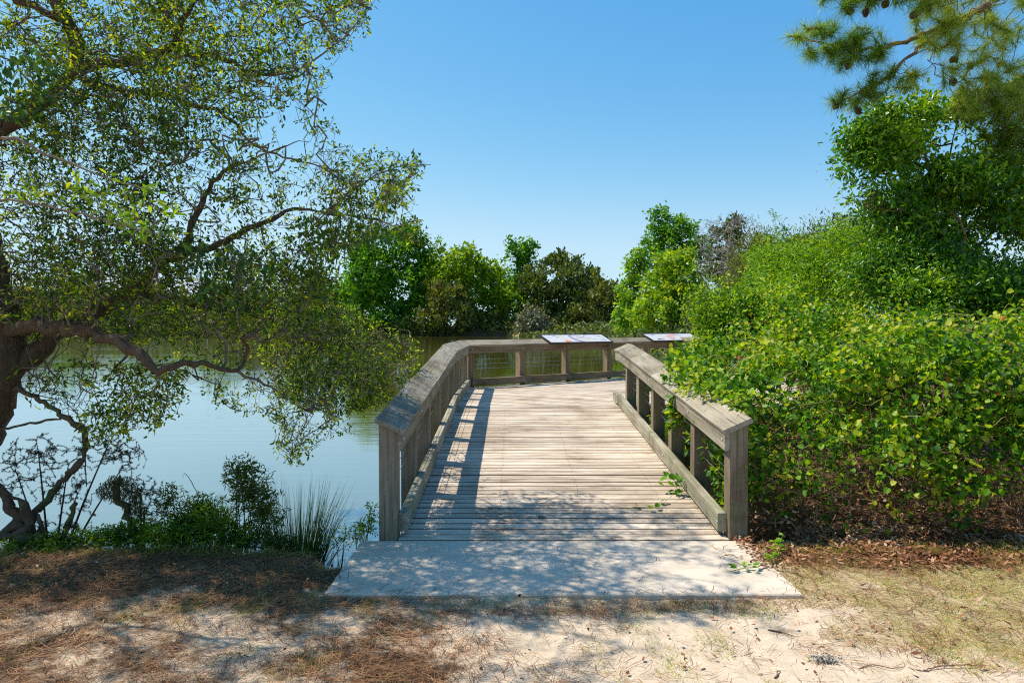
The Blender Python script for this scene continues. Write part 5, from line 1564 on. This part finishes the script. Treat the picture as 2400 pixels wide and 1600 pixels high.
pt = np.concatenate([sample_view([(1850, 60), (1890, 50), (1960, 60), (2060, 70), (2080, 130), (1990, 150), (1940, 145), (1880, 130)], 8.5, 9.0, 70, 161),
                     sample_view([(1945, 240), (2000, 190), (2080, 160), (2190, 140), (2160, 200), (2060, 230), (1990, 255)], 8.6, 9.1, 50, 162),
                     sample_view([(1920, -20), (2040, -60), (2200, -60), (2180, 20), (2050, 15), (1960, 30)], 8.3, 8.9, 50, 163),
                     sample_view([(2100, -60), (2420, -60), (2420, 260), (2260, 270), (2160, 130)], 8.4, 9.8, 230, 164),
                     sample_view([(2200, 200), (2420, 180), (2420, 470), (2330, 430), (2280, 300)], 9.0, 9.8, 190, 165),
                     sample_view([(2420, -300), (2900, -300), (2900, 300), (2420, 300)], 8.4, 10.2, 60, 166)])
pos_, par_, fix_, nsk_ = grow(psk, pt, 167, 0.12, 0.2, steer=0.5)
rad_, ch_ = radii(par_, fix_, 0.0045, 0.35, 0.03)
th_ = rad_ > 0.02
V, F = tube_mesh(pos_, par_, rad_, 9, th_); mesh_np('trunk', V, F, M['pinebark'], proot, smooth=True)
V, F = tube_mesh(pos_, par_, rad_, 4, ~th_); tag(mesh_np('twigs', V, F, M['pinebark'], proot, smooth=True), kind='stuff')
tips = np.where((ch_ == 0) & (np.arange(len(rad_)) > nsk_))[0]
tips = np.concatenate([tips, par_[tips]])
extra = [P(1850, 85, 8.6), P(1955, 245, 8.8), P(1930, -5, 8.5)]
tp_ = np.concatenate([pos_[tips], np.array([tuple(v) for v in extra])])
td_ = np.concatenate([nrm(pos_[tips] - pos_[par_[tips]]), np.tile([[-1, 0, 0.1]], (3, 1))])
rn = np.random.default_rng(168)
nper = 75
i_ = np.repeat(np.arange(len(tp_)), nper)
dd = td_[i_] * 0.55 + nrm(rn.normal(size=(len(i_), 3))) * 0.9 + np.array([0, 0, 0.08])
b_ = tp_[i_] - td_[i_] * rn.uniform(-0.02, 0.16, len(i_))[:, None]
V, F = blades(b_, dd, rn.uniform(0.14, 0.22, len(i_)), 0.0068, 0.12, 1)
tag(mesh_np('needles', V, F, M['needle'], proot), kind='stuff')
# cones: parts of the pine
def cone_mesh():
    V, F, k = [], [], 8
    rows = 7
    for s in range(rows):
        t = s / (rows - 1)
        for u, rad in ((0, 0.028), (0.5, 0.040)):
            z = -(t + u * 0.12) * 0.09
            rr_ = rad * math.sin(math.pi * min(0.97, 0.18 + 0.75 * t)) + 0.004
            V += [(rr_ * math.cos(2 * math.pi * i / k + s * .4), rr_ * math.sin(2 * math.pi * i / k + s * .4), z) for i in range(k)]
    n = rows * 2
    for s in range(n - 1):
        F += [(s * k + i, s * k + (i + 1) % k, (s + 1) * k + (i + 1) % k, (s + 1) * k + i) for i in range(k)]
    F.append(tuple(range(k))); F.append(tuple(reversed(range((n - 1) * k, n * k))))
    me = bpy.data.meshes.new('pine_cone'); me.from_pydata(V, [], F); me.materials.append(M['cone']); return me
CONE = cone_mesh()
rc = random.Random(17)
cands = [k for k in np.where((rad_ > 0.006) & (np.arange(len(rad_)) > 30))[0]]
cones_at = [P(2000, 140, 8.8), P(2242, 130, 9.0), P(2252, 145, 9.0), P(2240, 170, 9.0), P(2130, 35, 8.9), P(2145, 32, 8.9), P(2140, 40, 8.8), P(2035, 25, 8.6), P(2008, 32, 8.6), P(1975, 265, 8.8), P(2030, 262, 8.8),
            P(2340, 135, 9.2), P(2140, 160, 8.9), P(2278, 130, 9.1), P(2170, 20, 8.8), P(2085, 5, 8.7)]
for c_ in cones_at:
    o = bpy.data.objects.new('cone', CONE); COL.objects.link(o); o.parent = proot
    # hang each from the nearest twig
    j_ = int(np.argmin(((pos_ - np.array(c_)) ** 2).sum(1)))
    o.location = Vector(pos_[j_]) - Vector((0, 0, 0.01)) - proot.location
    o.rotation_euler = (rc.uniform(-.6, .6), rc.uniform(-.6, .6), rc.uniform(0, 6)); s_ = rc.uniform(0.85, 1.2); o.scale = (s_, s_, s_)

# ------------------------------------------------------------------ trees across the water and on the right shore
G_FAR = 'trees on the far shore'
def far_tree(name, label, blobs, d, leafm, dens, seed, Lk=1.0, base_px=None, group=G_FAR, upr=False, sig=0.5, cut=-0.75, zb=0.1):
    ells = [E(x, y, d + dd, rx, ry) for (x, y, rx, ry, dd) in blobs]
    A = np.array(ells)
    area = sum((e[3] * e[5]) for e in ells)
    bx = base_px if base_px else sum(q[0] for q in blobs) / len(blobs)
    tx = P(bx, 780, d)
    k = d / F_PX
    nclump = int(min(2200, 1.25 * dens * sum(q[2] * q[3] for q in blobs) / 90))
    lobed(name, label, 'tree', ells, (tx.x, d, zb), leafm, nclump, 10, 9.4 * k * Lk, 5.4 * k * Lk, seed, sig=5.0 * k * sig * 2, limbs=18, shell=0.75, core=0.3,
          trunk_r=4.0 * k, nsub=14, flat=0.5 if upr else 0.75, subsize=(0.25, 0.5), noise_s=0.35 * (145 / d) ** 0.9 if d > 30 else 0.5, cut=cut, group=group, upw=0.5 if not upr else 0.1, droopw=-1.4 if upr else 0.2, barkm='mossbark', rnd=0.6)
D = 150
far_tree('broadleaf_tree', 'tallest wide dark green tree at the left end of the far shore group',
         [(880, 620, 70, 60, 4), (940, 580, 60, 50, 3), (990, 590, 30, 40, 4), (850, 680, 60, 70, 2), (920, 690, 90, 80, 2), (980, 680, 40, 70, 3), (870, 560, 30, 22, 4), (840, 600, 30, 35, 4), (960, 545, 35, 22, 3)], D, 'far1', 5.5, 201)
far_tree('broadleaf_tree', 'low round green tree stepping down at the left of the far group', [(780, 690, 45, 40, 6), (760, 720, 40, 45, 6), (810, 720, 45, 50, 5), (745, 670, 25, 20, 6)], D + 5, 'far1', 5.5, 202)
far_tree('broadleaf_tree', 'yellow-green tree in the middle of the far group', [(1060, 620, 55, 45, 2), (1120, 640, 55, 45, 2), (1080, 690, 60, 50, 1), (1150, 640, 25, 28, 2), (1030, 660, 40, 50, 1), (1170, 690, 40, 45, 1), (1100, 595, 30, 22, 2)], D, 'far2', 5.5, 203)
far_tree('cedar', 'olive shaggy cedar standing at the water in front of the yellow-green tree', [(1030, 720, 38, 60, -3), (1060, 700, 45, 50, -3), (1010, 745, 25, 35, -3), (1085, 740, 40, 40, -3)], D - 2, 'cedarbrown', 5.5, 204, upr=True)
far_tree('broadleaf_tree', 'narrow round-topped tree standing above the middle of the far group', [(1222, 590, 36, 30, 5), (1225, 640, 30, 50, 5), (1200, 575, 18, 14, 5), (1235, 700, 34, 60, 4)], D + 3, 'far1', 6.0, 205)
far_tree('cedar', 'broad dark cedar with ragged flat boughs right of the narrow tree', [(1300, 650, 70, 50, 1), (1370, 690, 60, 50, 0), (1280, 710, 55, 60, 1), (1330, 740, 70, 40, 0), (1310, 610, 40, 20, 2), (1345, 625, 28, 22, 2), (1390, 655, 28, 24, 1), (1250, 660, 30, 30, 2)], D, 'cedar', 6.0, 206, upr=True, cut=-0.9)
far_tree('cedar', 'low bronze cedar at the right end of the far group', [(1420, 700, 50, 40, -2), (1390, 740, 55, 40, -3), (1460, 720, 40, 45, -2), (1440, 760, 50, 30, -3)], D - 4, 'cedarbrown', 6.0, 207, upr=True)
far_tree('pale_bush', 'small pale grey bush at the far water edge below the cedar', [(1250, 740, 36, 30, -6), (1235, 765, 34, 22, -6), (1280, 768, 30, 20, -6)], D - 4, 'palegrey', 6.5, 208, Lk=0.8)
far_tree('dark_bush', 'dark undergrowth filling the gap beneath the far trees', [(1140, 745, 60, 40, 0), (1180, 765, 60, 22, -1), (1110, 770, 50, 18, -1)], D + 2, 'cedar', 5, 209)
far_tree('dark_bush', 'shaded thicket along the foot of the tallest far tree', [(900, 760, 80, 28, -1), (960, 765, 50, 22, -1), (850, 765, 50, 20, -1)], D + 1, 'far1', 5, 210)
far_tree('dark_bush', 'shaded thicket under the broad dark cedar', [(1330, 770, 60, 20, -2), (1390, 772, 50, 18, -2)], D - 1, 'cedar', 5, 211)
far_tree('broadleaf_tree', 'mid-green tree crowding behind the gap between the yellow-green and the narrow tree', [(1180, 690, 50, 50, 6), (1165, 650, 30, 30, 7), (1200, 740, 50, 40, 5)], D + 6, 'far1', 5.5, 251)
far_tree('broadleaf_tree', 'green tree filling in behind the tallest and the yellow-green tree', [(1010, 680, 50, 60, 6), (1030, 640, 30, 30, 7), (1000, 740, 60, 40, 5)], D + 6, 'far1', 5.5, 252)
far_tree('cedar', 'dark cedar half hidden between the broad cedar and the low bronze one', [(1400, 700, 50, 40, 5), (1440, 730, 60, 40, 5)], D + 6, 'cedar', 5.5, 253, upr=True)
# low waterside growth along the whole far bank
rb_ = np.random.default_rng(401)
nb_ = 26000
bx_ = rb_.uniform(-125, 45, nb_)
by_ = 146.5 + 0.05 * bx_ - 2.0 * np.sin(bx_ * 0.06) - 1.0 * np.sin(bx_ * 0.21) + rb_.uniform(-2.2, 4.5, nb_)
bp_ = np.stack([bx_, by_, np.zeros(nb_)], -1)
bz_ = -0.5 + rb_.random(nb_) * (2.2 + 1.5 * pnoise(bp_, 0.12, 402) + 0.03 * np.maximum(0, -bx_))
bp_[:, 2] = bz_
V, F = quads(bp_, rb_.normal(size=bp_.shape), rb_.normal(size=bp_.shape) + np.array([0, -.6, .6]), rb_.uniform(0.4, 0.9, nb_), 0.42)
tag(mesh_np('undergrowth', V, F, M['cedarbrown']), 'low dark scrub fringing the far bank', 'undergrowth', None, 'stuff')
nb_ = 20000
ry_ = 13 + 125 * rb_.random(nb_) ** 1.5
rx_ = shore_right(ry_) + rb_.uniform(-0.3, 1, nb_) * (1.5 + 0.12 * ry_)
rp_ = np.stack([rx_, ry_, np.zeros(nb_)], -1)
rp_[:, 2] = height(rx_, ry_) + rb_.random(nb_) * (0.55 + 0.35 * pnoise(rp_, 0.35, 405) + 0.006 * ry_)
sz_ = 0.10 + 0.004 * ry_
V, F = quads(rp_, rb_.normal(size=rp_.shape), rb_.normal(size=rp_.shape) + np.array([0, -.5, .7]), sz_ * rb_.uniform(0.8, 1.6, nb_), sz_ * 0.8)
tag(mesh_np('undergrowth', V, F, M['cedar']), 'low green growth along the right shore', 'undergrowth', None, 'stuff')
# left shore, seen through the leaning tree
lefts = [(690, 700, 45, 45, 'far1', 'rounded tree'), (610, 705, 45, 42, 'cedar', 'dark low tree'), (525, 700, 50, 48, 'far1', 'spreading tree'), (440, 715, 45, 36, 'far2', 'yellowish low tree'),
         (350, 705, 50, 45, 'far1', 'bushy tree'), (255, 715, 45, 34, 'far2', 'pale green tree'), (150, 690, 55, 50, 'far1', 'taller tree'), (40, 700, 55, 50, 'cedar', 'dark tree'), (-80, 690, 60, 60, 'far1', 'bushy tree')]
wh = ['beside the utility pole', 'second left of the utility pole', 'third left of the utility pole', 'right of the white building roof end', 'in front of the white building', 'beside the parked cars', 'left of the parked cars', 'behind the leaning trunk', 'beyond the left edge']
for i, ((x, y, rx, ry, mt_, kd_), w_) in enumerate(zip(lefts, wh)):
    far_tree('shore_tree', f'{kd_} on the opposite left shore, {w_}', [(x, y, rx, ry * .8, 8), (x + rx * .5, y + 22, rx * .7, ry * .6, 7), (x - rx * .5, y + 25, rx * .7, ry * .6, 9), (x, y + 42, rx * 1.1, ry * .55, 6)], 165, mt_, 4.5, 220 + i, group='trees on the opposite left shore')

# right shore trees at middle distance
G_R = 'trees on the right shore'
far_tree('broadleaf_tree', 'tall dark green tree with an open rounded top, centre right', [(1580, 540, 50, 38, 4), (1530, 560, 32, 50, 4), (1610, 580, 50, 45, 4), (1560, 620, 60, 50, 3), (1550, 500, 24, 16, 4)], 62, 'far1', 6, 241, group=G_R, zb=0.5, cut=-0.8)
far_tree('broadleaf_tree', 'vivid yellow-green rounded tree in front of the tall dark one', [(1590, 620, 50, 38, -2), (1570, 670, 65, 50, -2), (1620, 690, 55, 50, -2), (1550, 730, 60, 45, -3), (1630, 740, 60, 40, -3), (1510, 740, 35, 40, -2)], 58, 'yellowleaf', 7, 242, group=G_R, zb=0.5)
far_tree('broadleaf_tree', 'narrow green tree at the left edge of the right shore', [(1490, 640, 24, 40, 0), (1480, 690, 30, 50, 0), (1500, 600, 18, 22, 0), (1470, 745, 30, 35, -1)], 62, 'brightleaf', 7, 243, group=G_R, zb=0.5)
far_tree('cedar', 'dark cedar behind the bare grey tree', [(1700, 560, 38, 45, 4), (1690, 620, 50, 60, 4), (1730, 680, 60, 60, 3), (1720, 530, 22, 20, 4)], 34, 'cedar', 6, 244, group=G_R, upr=True, zb=0.3)
far_tree('dark_bush', 'dark brushwood under the right shore trees', [(1650, 745, 60, 35, 0), (1710, 740, 60, 35, 0)], 30, 'cedarbrown', 6, 245, group=G_R, zb=0.2)
far_tree('cedar', 'dark juniper mass behind the light green shrub', [(1860, 600, 60, 40, 2), (1930, 600, 60, 40, 2), (2020, 560, 60, 60, 2)], 26, 'cedar', 6, 246, group=G_R, upr=True, zb=0.3)

# utility pole, white building and parked cars far off on the left shore
up = empty('utility_pole', P(735, 760, 175), 'thin dark utility pole with a crossarm above the left shore trees', 'utility pole')
pb_ = P(735, 780, 175); ptp = P(735, 630, 175)
def ringp(c_, r_, k=8): return [(c_.x + r_ * math.cos(2 * math.pi * i / k), c_.y + r_ * math.sin(2 * math.pi * i / k), c_.z) for i in range(k)]
prism('pole', ringp(Vector((pb_.x, pb_.y, 0)), 0.22), ringp(ptp, 0.15), M['polewood'], up)
ca_ = ptp - Vector((0, 0, 1.2))
prism('crossarm', [ca_ + Vector((-0.9, y, z)) for y, z in ((-.3, -.12), (-.18, -.12), (-.18, .12), (-.3, .12))], [ca_ + Vector((0.9, y, z)) for y, z in ((-.3, -.12), (-.18, -.12), (-.18, .12), (-.3, .12))], M['polewood'], up)
prism('transformer', ringp(ptp + Vector((0.5, 0, -5.6)), 0.32), ringp(ptp + Vector((0.5, 0, -4.4)), 0.32), M['carpaint2'], up)

def boxo(name, x0, x1, y0, y1, z0, z1, mat, parent):
    return prism(name, [(x0, y0, z0), (x0, y1, z0), (x0, y1, z1), (x0, y0, z1)], [(x1, y0, z0), (x1, y1, z0), (x1, y1, z1), (x1, y0, z1)], mat, parent)
def building(pxa, pxb, d, zt, label, nwin):
    a = P(pxa, 770, d); b = P(pxb, 770, d)
    r = empty('building', (a.x, d, 0.1), label, 'building')
    boxo('wall', a.x, b.x, d, d + 12, 0.0, zt, M['white'], r)
    boxo('roof', a.x - .8, b.x + .8, d - 1.2, d + 13, zt + .003, zt + 0.8, M['roof'], r)
    st = (b.x - a.x) / nwin
    for i in range(nwin):
        x = a.x + st * (i + .25)
        w_ = boxo('window', x, x + st * .5, d - .06, d + .02, 0.9, zt - .7, M['glass'], r)
        boxo('sill', x - .1, x + st * .5 + .1, d - .14, d - .062, 0.8, 0.897, M['white'], r)
        if i % 2 == 0:
            boxo('column', x + st * .62, x + st * .62 + .35, d - 1.0, d - .65, 0.0, zt, M['white'], r)
building(70, 235, 176, 6.4, 'low white building with dark windows glimpsed behind the trunk', 6)
building(560, 720, 190, 7.0, 'long pale building with a flat grey roof behind the left shore trees', 9)

def car(px, d, mat, label, ang):
    c_ = P(px, 775, d); r = empty('parked_car', (c_.x, d, 0.35), label, 'car', 'cars parked on the left shore')
    prof = [(-2.2, .35), (-2.25, .75), (-2.1, .95), (-1.3, 1.0), (-.75, 1.42), (.7, 1.45), (1.35, 1.02), (2.1, .92), (2.25, .7), (2.2, .35)]
    def rot(x, y, z):
        return Vector((c_.x + x * math.cos(ang) - y * math.sin(ang), d + x * math.sin(ang) + y * math.cos(ang), z + 0.3))
    prism('body', [rot(x, -.88, z) for x, z in prof], [rot(x, .88, z) for x, z in prof], mat, r)
    gl = [(-1.15, 1.02), (-.72, 1.36), (.66, 1.38), (1.18, 1.04)]
    prism('window', [rot(x, -.892, z) for x, z in gl], [rot(x, .892, z) for x, z in gl], M['glass'], r)
    for x in (-1.35, 1.35):
        for y0_, y1_ in ((-.90, -.68), (.68, .90)):
            prism('wheel', [rot(x + .33 * math.cos(t), y0_, .33 + .33 * math.sin(t)) for t in [k * math.pi / 6 for k in range(12)]],
                  [rot(x + .33 * math.cos(t), y1_, .33 + .33 * math.sin(t)) for t in [k * math.pi / 6 for k in range(12)]], M['tyre'], r)
for px, mt_, lb in ((100, 'carpaint2', 'silver car parked beside the leaning trunk on the far left shore'), (165, 'carpaint', 'white car parked in front of the low white building'),
                    (215, 'carpaint', 'white car parked at the right end of the low building'), (250, 'carpaint', 'white car parked right of the low white building')):
    car(px, 170, M[mt_], lb, 0.1)

# ------------------------------------------------------------------ ground cover near the viewer
def scatter(n, x0, x1, y0, y1, seed):
    r = np.random.default_rng(seed); return r.uniform(x0, x1, n), r.uniform(y0, y1, n), r
# pine needles
x, y, r = scatter(110000, -4.2, 5.0, 2.6, 5.3, 301)
lit, gr = cover(x, y)
p3 = np.stack([x, y, np.zeros_like(x)], -1)
dens = np.clip(lit * 1.3 - 0.05 + 0.25 * pnoise(p3, 3.0, 302), 0, 1) * 0.85 + 0.035 + 0.30 * (gr > 0.35)
onslab = (x > -1.14) & (x < 1.75) & (y > 4.05) & (y < 5.08)
edge_d = np.minimum(np.minimum(y - 4.05, 1.75 - x), x + 1.14)
dens = np.where(onslab, 0.006 + 0.10 * (x > 1.40) * (y > 4.55) + 0.16 * np.clip(1 - edge_d / 0.09, 0, 1), dens)
dens = np.where((x > -0.87) & (x < 1.63) & (y > 5.07), 0, dens)
ok = (r.random(len(x)) < dens) & (y < edge_near(x) + 0.15)
x, y, onslab = x[ok], y[ok], onslab[ok]
ang = pnoise(np.stack([x, y, x * 0], -1), 1.3, 303) * 1.8 + r.normal(size=len(x)) * 0.8
z = np.where(onslab, 0.003, height(x, y) + 0.004 + r.random(len(x)) * 0.018)
base = np.stack([x, y, z], -1)
d = np.stack([np.cos(ang), np.sin(ang), np.where(onslab, 0, r.normal(size=len(x)) * 0.09)], -1)
L = r.uniform(0.04, 0.13, len(x))
side_ = np.stack([-np.sin(ang), np.cos(ang), x * 0], -1) * (0.0022 * r.uniform(0.7, 1.4, len(x)))[:, None]
bow = np.stack([-np.sin(ang), np.cos(ang), x * 0], -1) * (L * r.normal(size=len(x)) * 0.10)[:, None]
m1 = base + d * (L * .5)[:, None] + bow; e1 = base + d * L[:, None]
V = np.stack([base - side_ * .5, base + side_ * .5, m1 + side_ * .5, m1 - side_ * .5, e1 + side_ * .35, e1 - side_ * .35], 1)
o = np.arange(len(x))[:, None] * 6
F = np.concatenate([o + np.array([0, 1, 2, 3]), o + np.array([3, 2, 4, 5])])
tag(mesh_np('pine_needle_litter', V.reshape(-1, 3), F, M['litter']), 'rusty fallen pine needles strewn over the sand', 'litter', None, 'stuff')

# grass
x, y, r = scatter(240000, -4.2, 5.0, 2.6, 5.2, 311)
lit, gr = cover(x, y)
p3 = np.stack([x, y, np.zeros_like(x)], -1)
dens = np.clip(gr * 1.5 - 0.35 + 0.95 * pnoise(p3, 2.6, 312), 0, 1) * 0.8
dens = np.where((x > -1.15) & (x < 1.76) & (y > 4.045), 0, dens)
dens = np.where((np.abs(y - 4.035) < 0.03) & (x > -0.6) & (x < 1.8), 0.5 * np.clip(0.5 + pnoise(p3, 2.5, 314), 0, 1), dens)
dens = np.where((x < -1.3) & (y > 4.75), 0.30, dens)
ok = (r.random(len(x)) < dens) & (y < edge_near(x) + 0.12) & (y < 5.0)
x, y = x[ok], y[ok]
base = np.stack([x, y, height(x, y) - 0.003], -1)
hb = np.where(y > 4.75, 0.09, 0.036) * r.uniform(0.5, 1.5, len(x))
dd = np.stack([r.normal(size=len(x)) * 0.9, r.normal(size=len(x)) * 0.9, np.ones(len(x))], -1)
V, F = blades(base, dd, hb, 0.0032, 0.25, 2)
tag(mesh_np('grass', V, F, M['grass']), 'short dry grass in patches around the slab', 'grass', None, 'stuff')

# broad dead leaves: in a drift below the thicket, thinly elsewhere
x1_, y1_, r = scatter(9000, 1.65, 5.2, 4.45, 5.4, 321)
ok = r.random(len(x1_)) < sstep(4.35, 4.85, y1_ + 0.12 * np.sin(x1_ * 5)) * 0.8
x2_, y2_ = r.uniform(-4, 4.6, 380), r.uniform(2.7, 4.9, 380)
x = np.concatenate([x1_[ok], x2_]); y = np.concatenate([y1_[ok], y2_])
ok = ~((x > -1.15) & (x < 1.62) & (y > 4.03)) & (y < edge_near(x) + 0.6)
x, y = x[ok], y[ok]
base = np.stack([x, y, np.where((x < 1.75) & (y > 4.05), 0.004, height(x, y)) + r.random(len(x)) * 0.025 + 0.004], -1)
dd = r.normal(size=base.shape) * np.array([1, 1, 0.15]); nl = r.normal(size=base.shape) * 0.35 + np.array([0, 0, 1.0])
V, F = leaves(base, dd, nl, np.where(x < 1.7, 0.6, 1.0) * r.uniform(0.03, 0.06, len(x)), 0.020, 'lance', 0.6, -0.3)
tag(mesh_np('leaf_litter', V, F, M['dead']), 'drift of dry russet leaves below the vine thicket', 'leaves', None, 'stuff')

# pebbles and shell grit in the sand
x, y, r = scatter(20000, -4.0, 4.5, 2.6, 4.6, 331)
ok = ~((x > -1.16) & (x < 1.77) & (y > 4.03))
x, y = x[ok], y[ok]
n = len(x); s_ = (0.0012 + 0.0038 * r.random(n) ** 3)[:, None]
c_ = np.stack([x, y, height(x, y) + 0.001], -1)
dirs_ = np.array([[1, 0, 0], [0, 1, 0], [-1, 0, 0], [0, -1, 0], [0, 0, 0.7]])
V = c_[:, None] + dirs_[None] * s_[:, None] * r.uniform(0.6, 1.4, (n, 5, 1))
o = np.arange(n)[:, None] * 5
F = np.concatenate([o + np.array(t) for t in ([0, 1, 4], [1, 2, 4], [2, 3, 4], [3, 0, 4])])
M['grit'] = island_mat('grit', [(0.10, 0.07, 0.05), (0.40, 0.32, 0.24), (0.62, 0.54, 0.44), (0.78, 0.74, 0.68)], 0.8)
tag(mesh_np('grit', V.reshape(-1, 3), F, M['grit']), 'small pale shell grit in the sand', 'gravel', None, 'stuff')

# single things on the ground and the slab
def stick(px, py, dx, dy, L, r0, label, seed, mat='browntwig', z=0.0, fork=True):
    """a little twig lying at photo point px,py on height z"""
    dep = None
    ray = P(px, py, 1.0) - Vector((0, 0, EYE)); k = (z - EYE) / ray.z
    p0 = Vector((0, 0, EYE)) + ray * k
    rq_ = random.Random(seed)
    d_ = Vector((dx, dy, 0)).normalized(); sd_ = Vector((-d_.y, d_.x, 0))
    pts_ = [p0 + d_ * L * t + sd_ * L * rq_.uniform(-.08, .08) + Vector((0, 0, r0 * 1.05 + (0.006 if 0 < t < 1 else 0))) for t in (0, .35, .7, 1)]
    limbs = [(pts_, [r0, r0 * .9, r0 * .7, r0 * .4])]
    if fork: limbs.append(([pts_[1], pts_[1] + d_ * L * .25 + sd_ * L * .25], [r0 * .6, r0 * .3]))
    root = empty('stick', p0, label, 'stick')
    pos, par, fix, _ = grow(limbs, np.zeros((0, 3)), seed, 0.03)
    V, F = tube_mesh(pos, par, fix, 5, np.ones(len(fix), bool))
    mesh_np('twig', V, F, M[mat], root, smooth=True)
stick(1698, 1300, 1, -0.9, 0.10, 0.004, 'small crooked twig on the right part of the slab', 1)
stick(1760, 1318, 0.5, 0.8, 0.05, 0.006, 'short thick brown twig near the right edge of the slab', 2, fork=False)
stick(1262, 1212, 1, -0.5, 0.07, 0.006, 'tiny dark twig lying mid-ramp on the planks', 3, 'darktwig', z=0.045)
stick(1430, 1262, 1, 0.1, 0.11, 0.004, 'thin bark scrap on the first plank', 4, z=0.012, fork=False)
stick(1800, 1478, 1, -0.7, 0.13, 0.004, 'curled dark twig on the grass edge, below the slab corner', 5, 'darktwig', z=-0.02)
stick(2170, 1575, 1, 0.25, 0.32, 0.004, 'long thin twig at the lower right corner', 6, z=-0.02)
stick(1815, 1590, 0.6, 0.8, 0.08, 0.005, 'short brown stick at the bottom edge', 7, z=-0.02, fork=False)
stick(2010, 1565, 1, 0.0, 0.22, 0.003, 'thin straight twig on the sand at lower right', 8, z=-0.02, fork=False)
# lichen-crusted scrap
lp = Vector((1.52, 3.27, gz(1.52, 3.27)))
lroot = empty('lichen_scrap', lp, 'grey lichen-crusted bark scrap on the sand, lower right', 'bark')
rl = np.random.default_rng(341)
lb = np.array(lp) + rl.normal(size=(260, 3)) * np.array([0.032, 0.016, 0.007]) + np.array([0, 0, 0.014])
V, F = quads(lb, rl.normal(size=lb.shape), rl.normal(size=lb.shape), 0.012, 0.009)
tag(mesh_np('lichen', V, F, M['lichen'], lroot), kind='stuff')
v, f = tube_mesh(np.array([lp + Vector((-.045, .012, .01)), lp + Vector((0, 0, .014)), lp + Vector((.05, -.008, .01))]), np.array([-1, 0, 1]), np.array([.006, .008, .004]), 6, np.ones(3, bool))
mesh_np('bark', v, f, M['darktwig'], lroot)
# creeping vine lying on the slab's right edge and a small weed
cv = empty('ground_vine', (1.75, 4.5, 0), 'green creeping vine running onto the right edge of the slab', 'vine')
pts_ = [Vector(q) for q in ((1.42, 4.40, .012), (1.52, 4.44, .02), (1.62, 4.47, .015), (1.72, 4.55, .03), (1.82, 4.66, .02), (1.88, 4.80, .05), (1.98, 4.95, .08))]
v, f = tube_mesh(np.array([tuple(q) for q in pts_]), np.array([-1, 0, 1, 2, 3, 4, 5]), np.full(7, 0.003), 5, np.ones(7, bool))
mesh_np('stem', v, f, M['runner'], cv)
rv = np.random.default_rng(351)
for i in range(46):
    t = rv.random() ** 0.7 * 5.99; k_ = int(t); p_ = pts_[k_].lerp(pts_[k_ + 1], t - k_)
    a = rv.uniform(0, 6.28)
    put_leaf(p_ + Vector((rv.normal() * .018, rv.normal() * .018, 0.012 + rv.random() * .02)), (math.cos(a), math.sin(a), .2), (rv.normal() * .4, -.2, 1), 0.034 + 0.012 * rv.random(), cv)
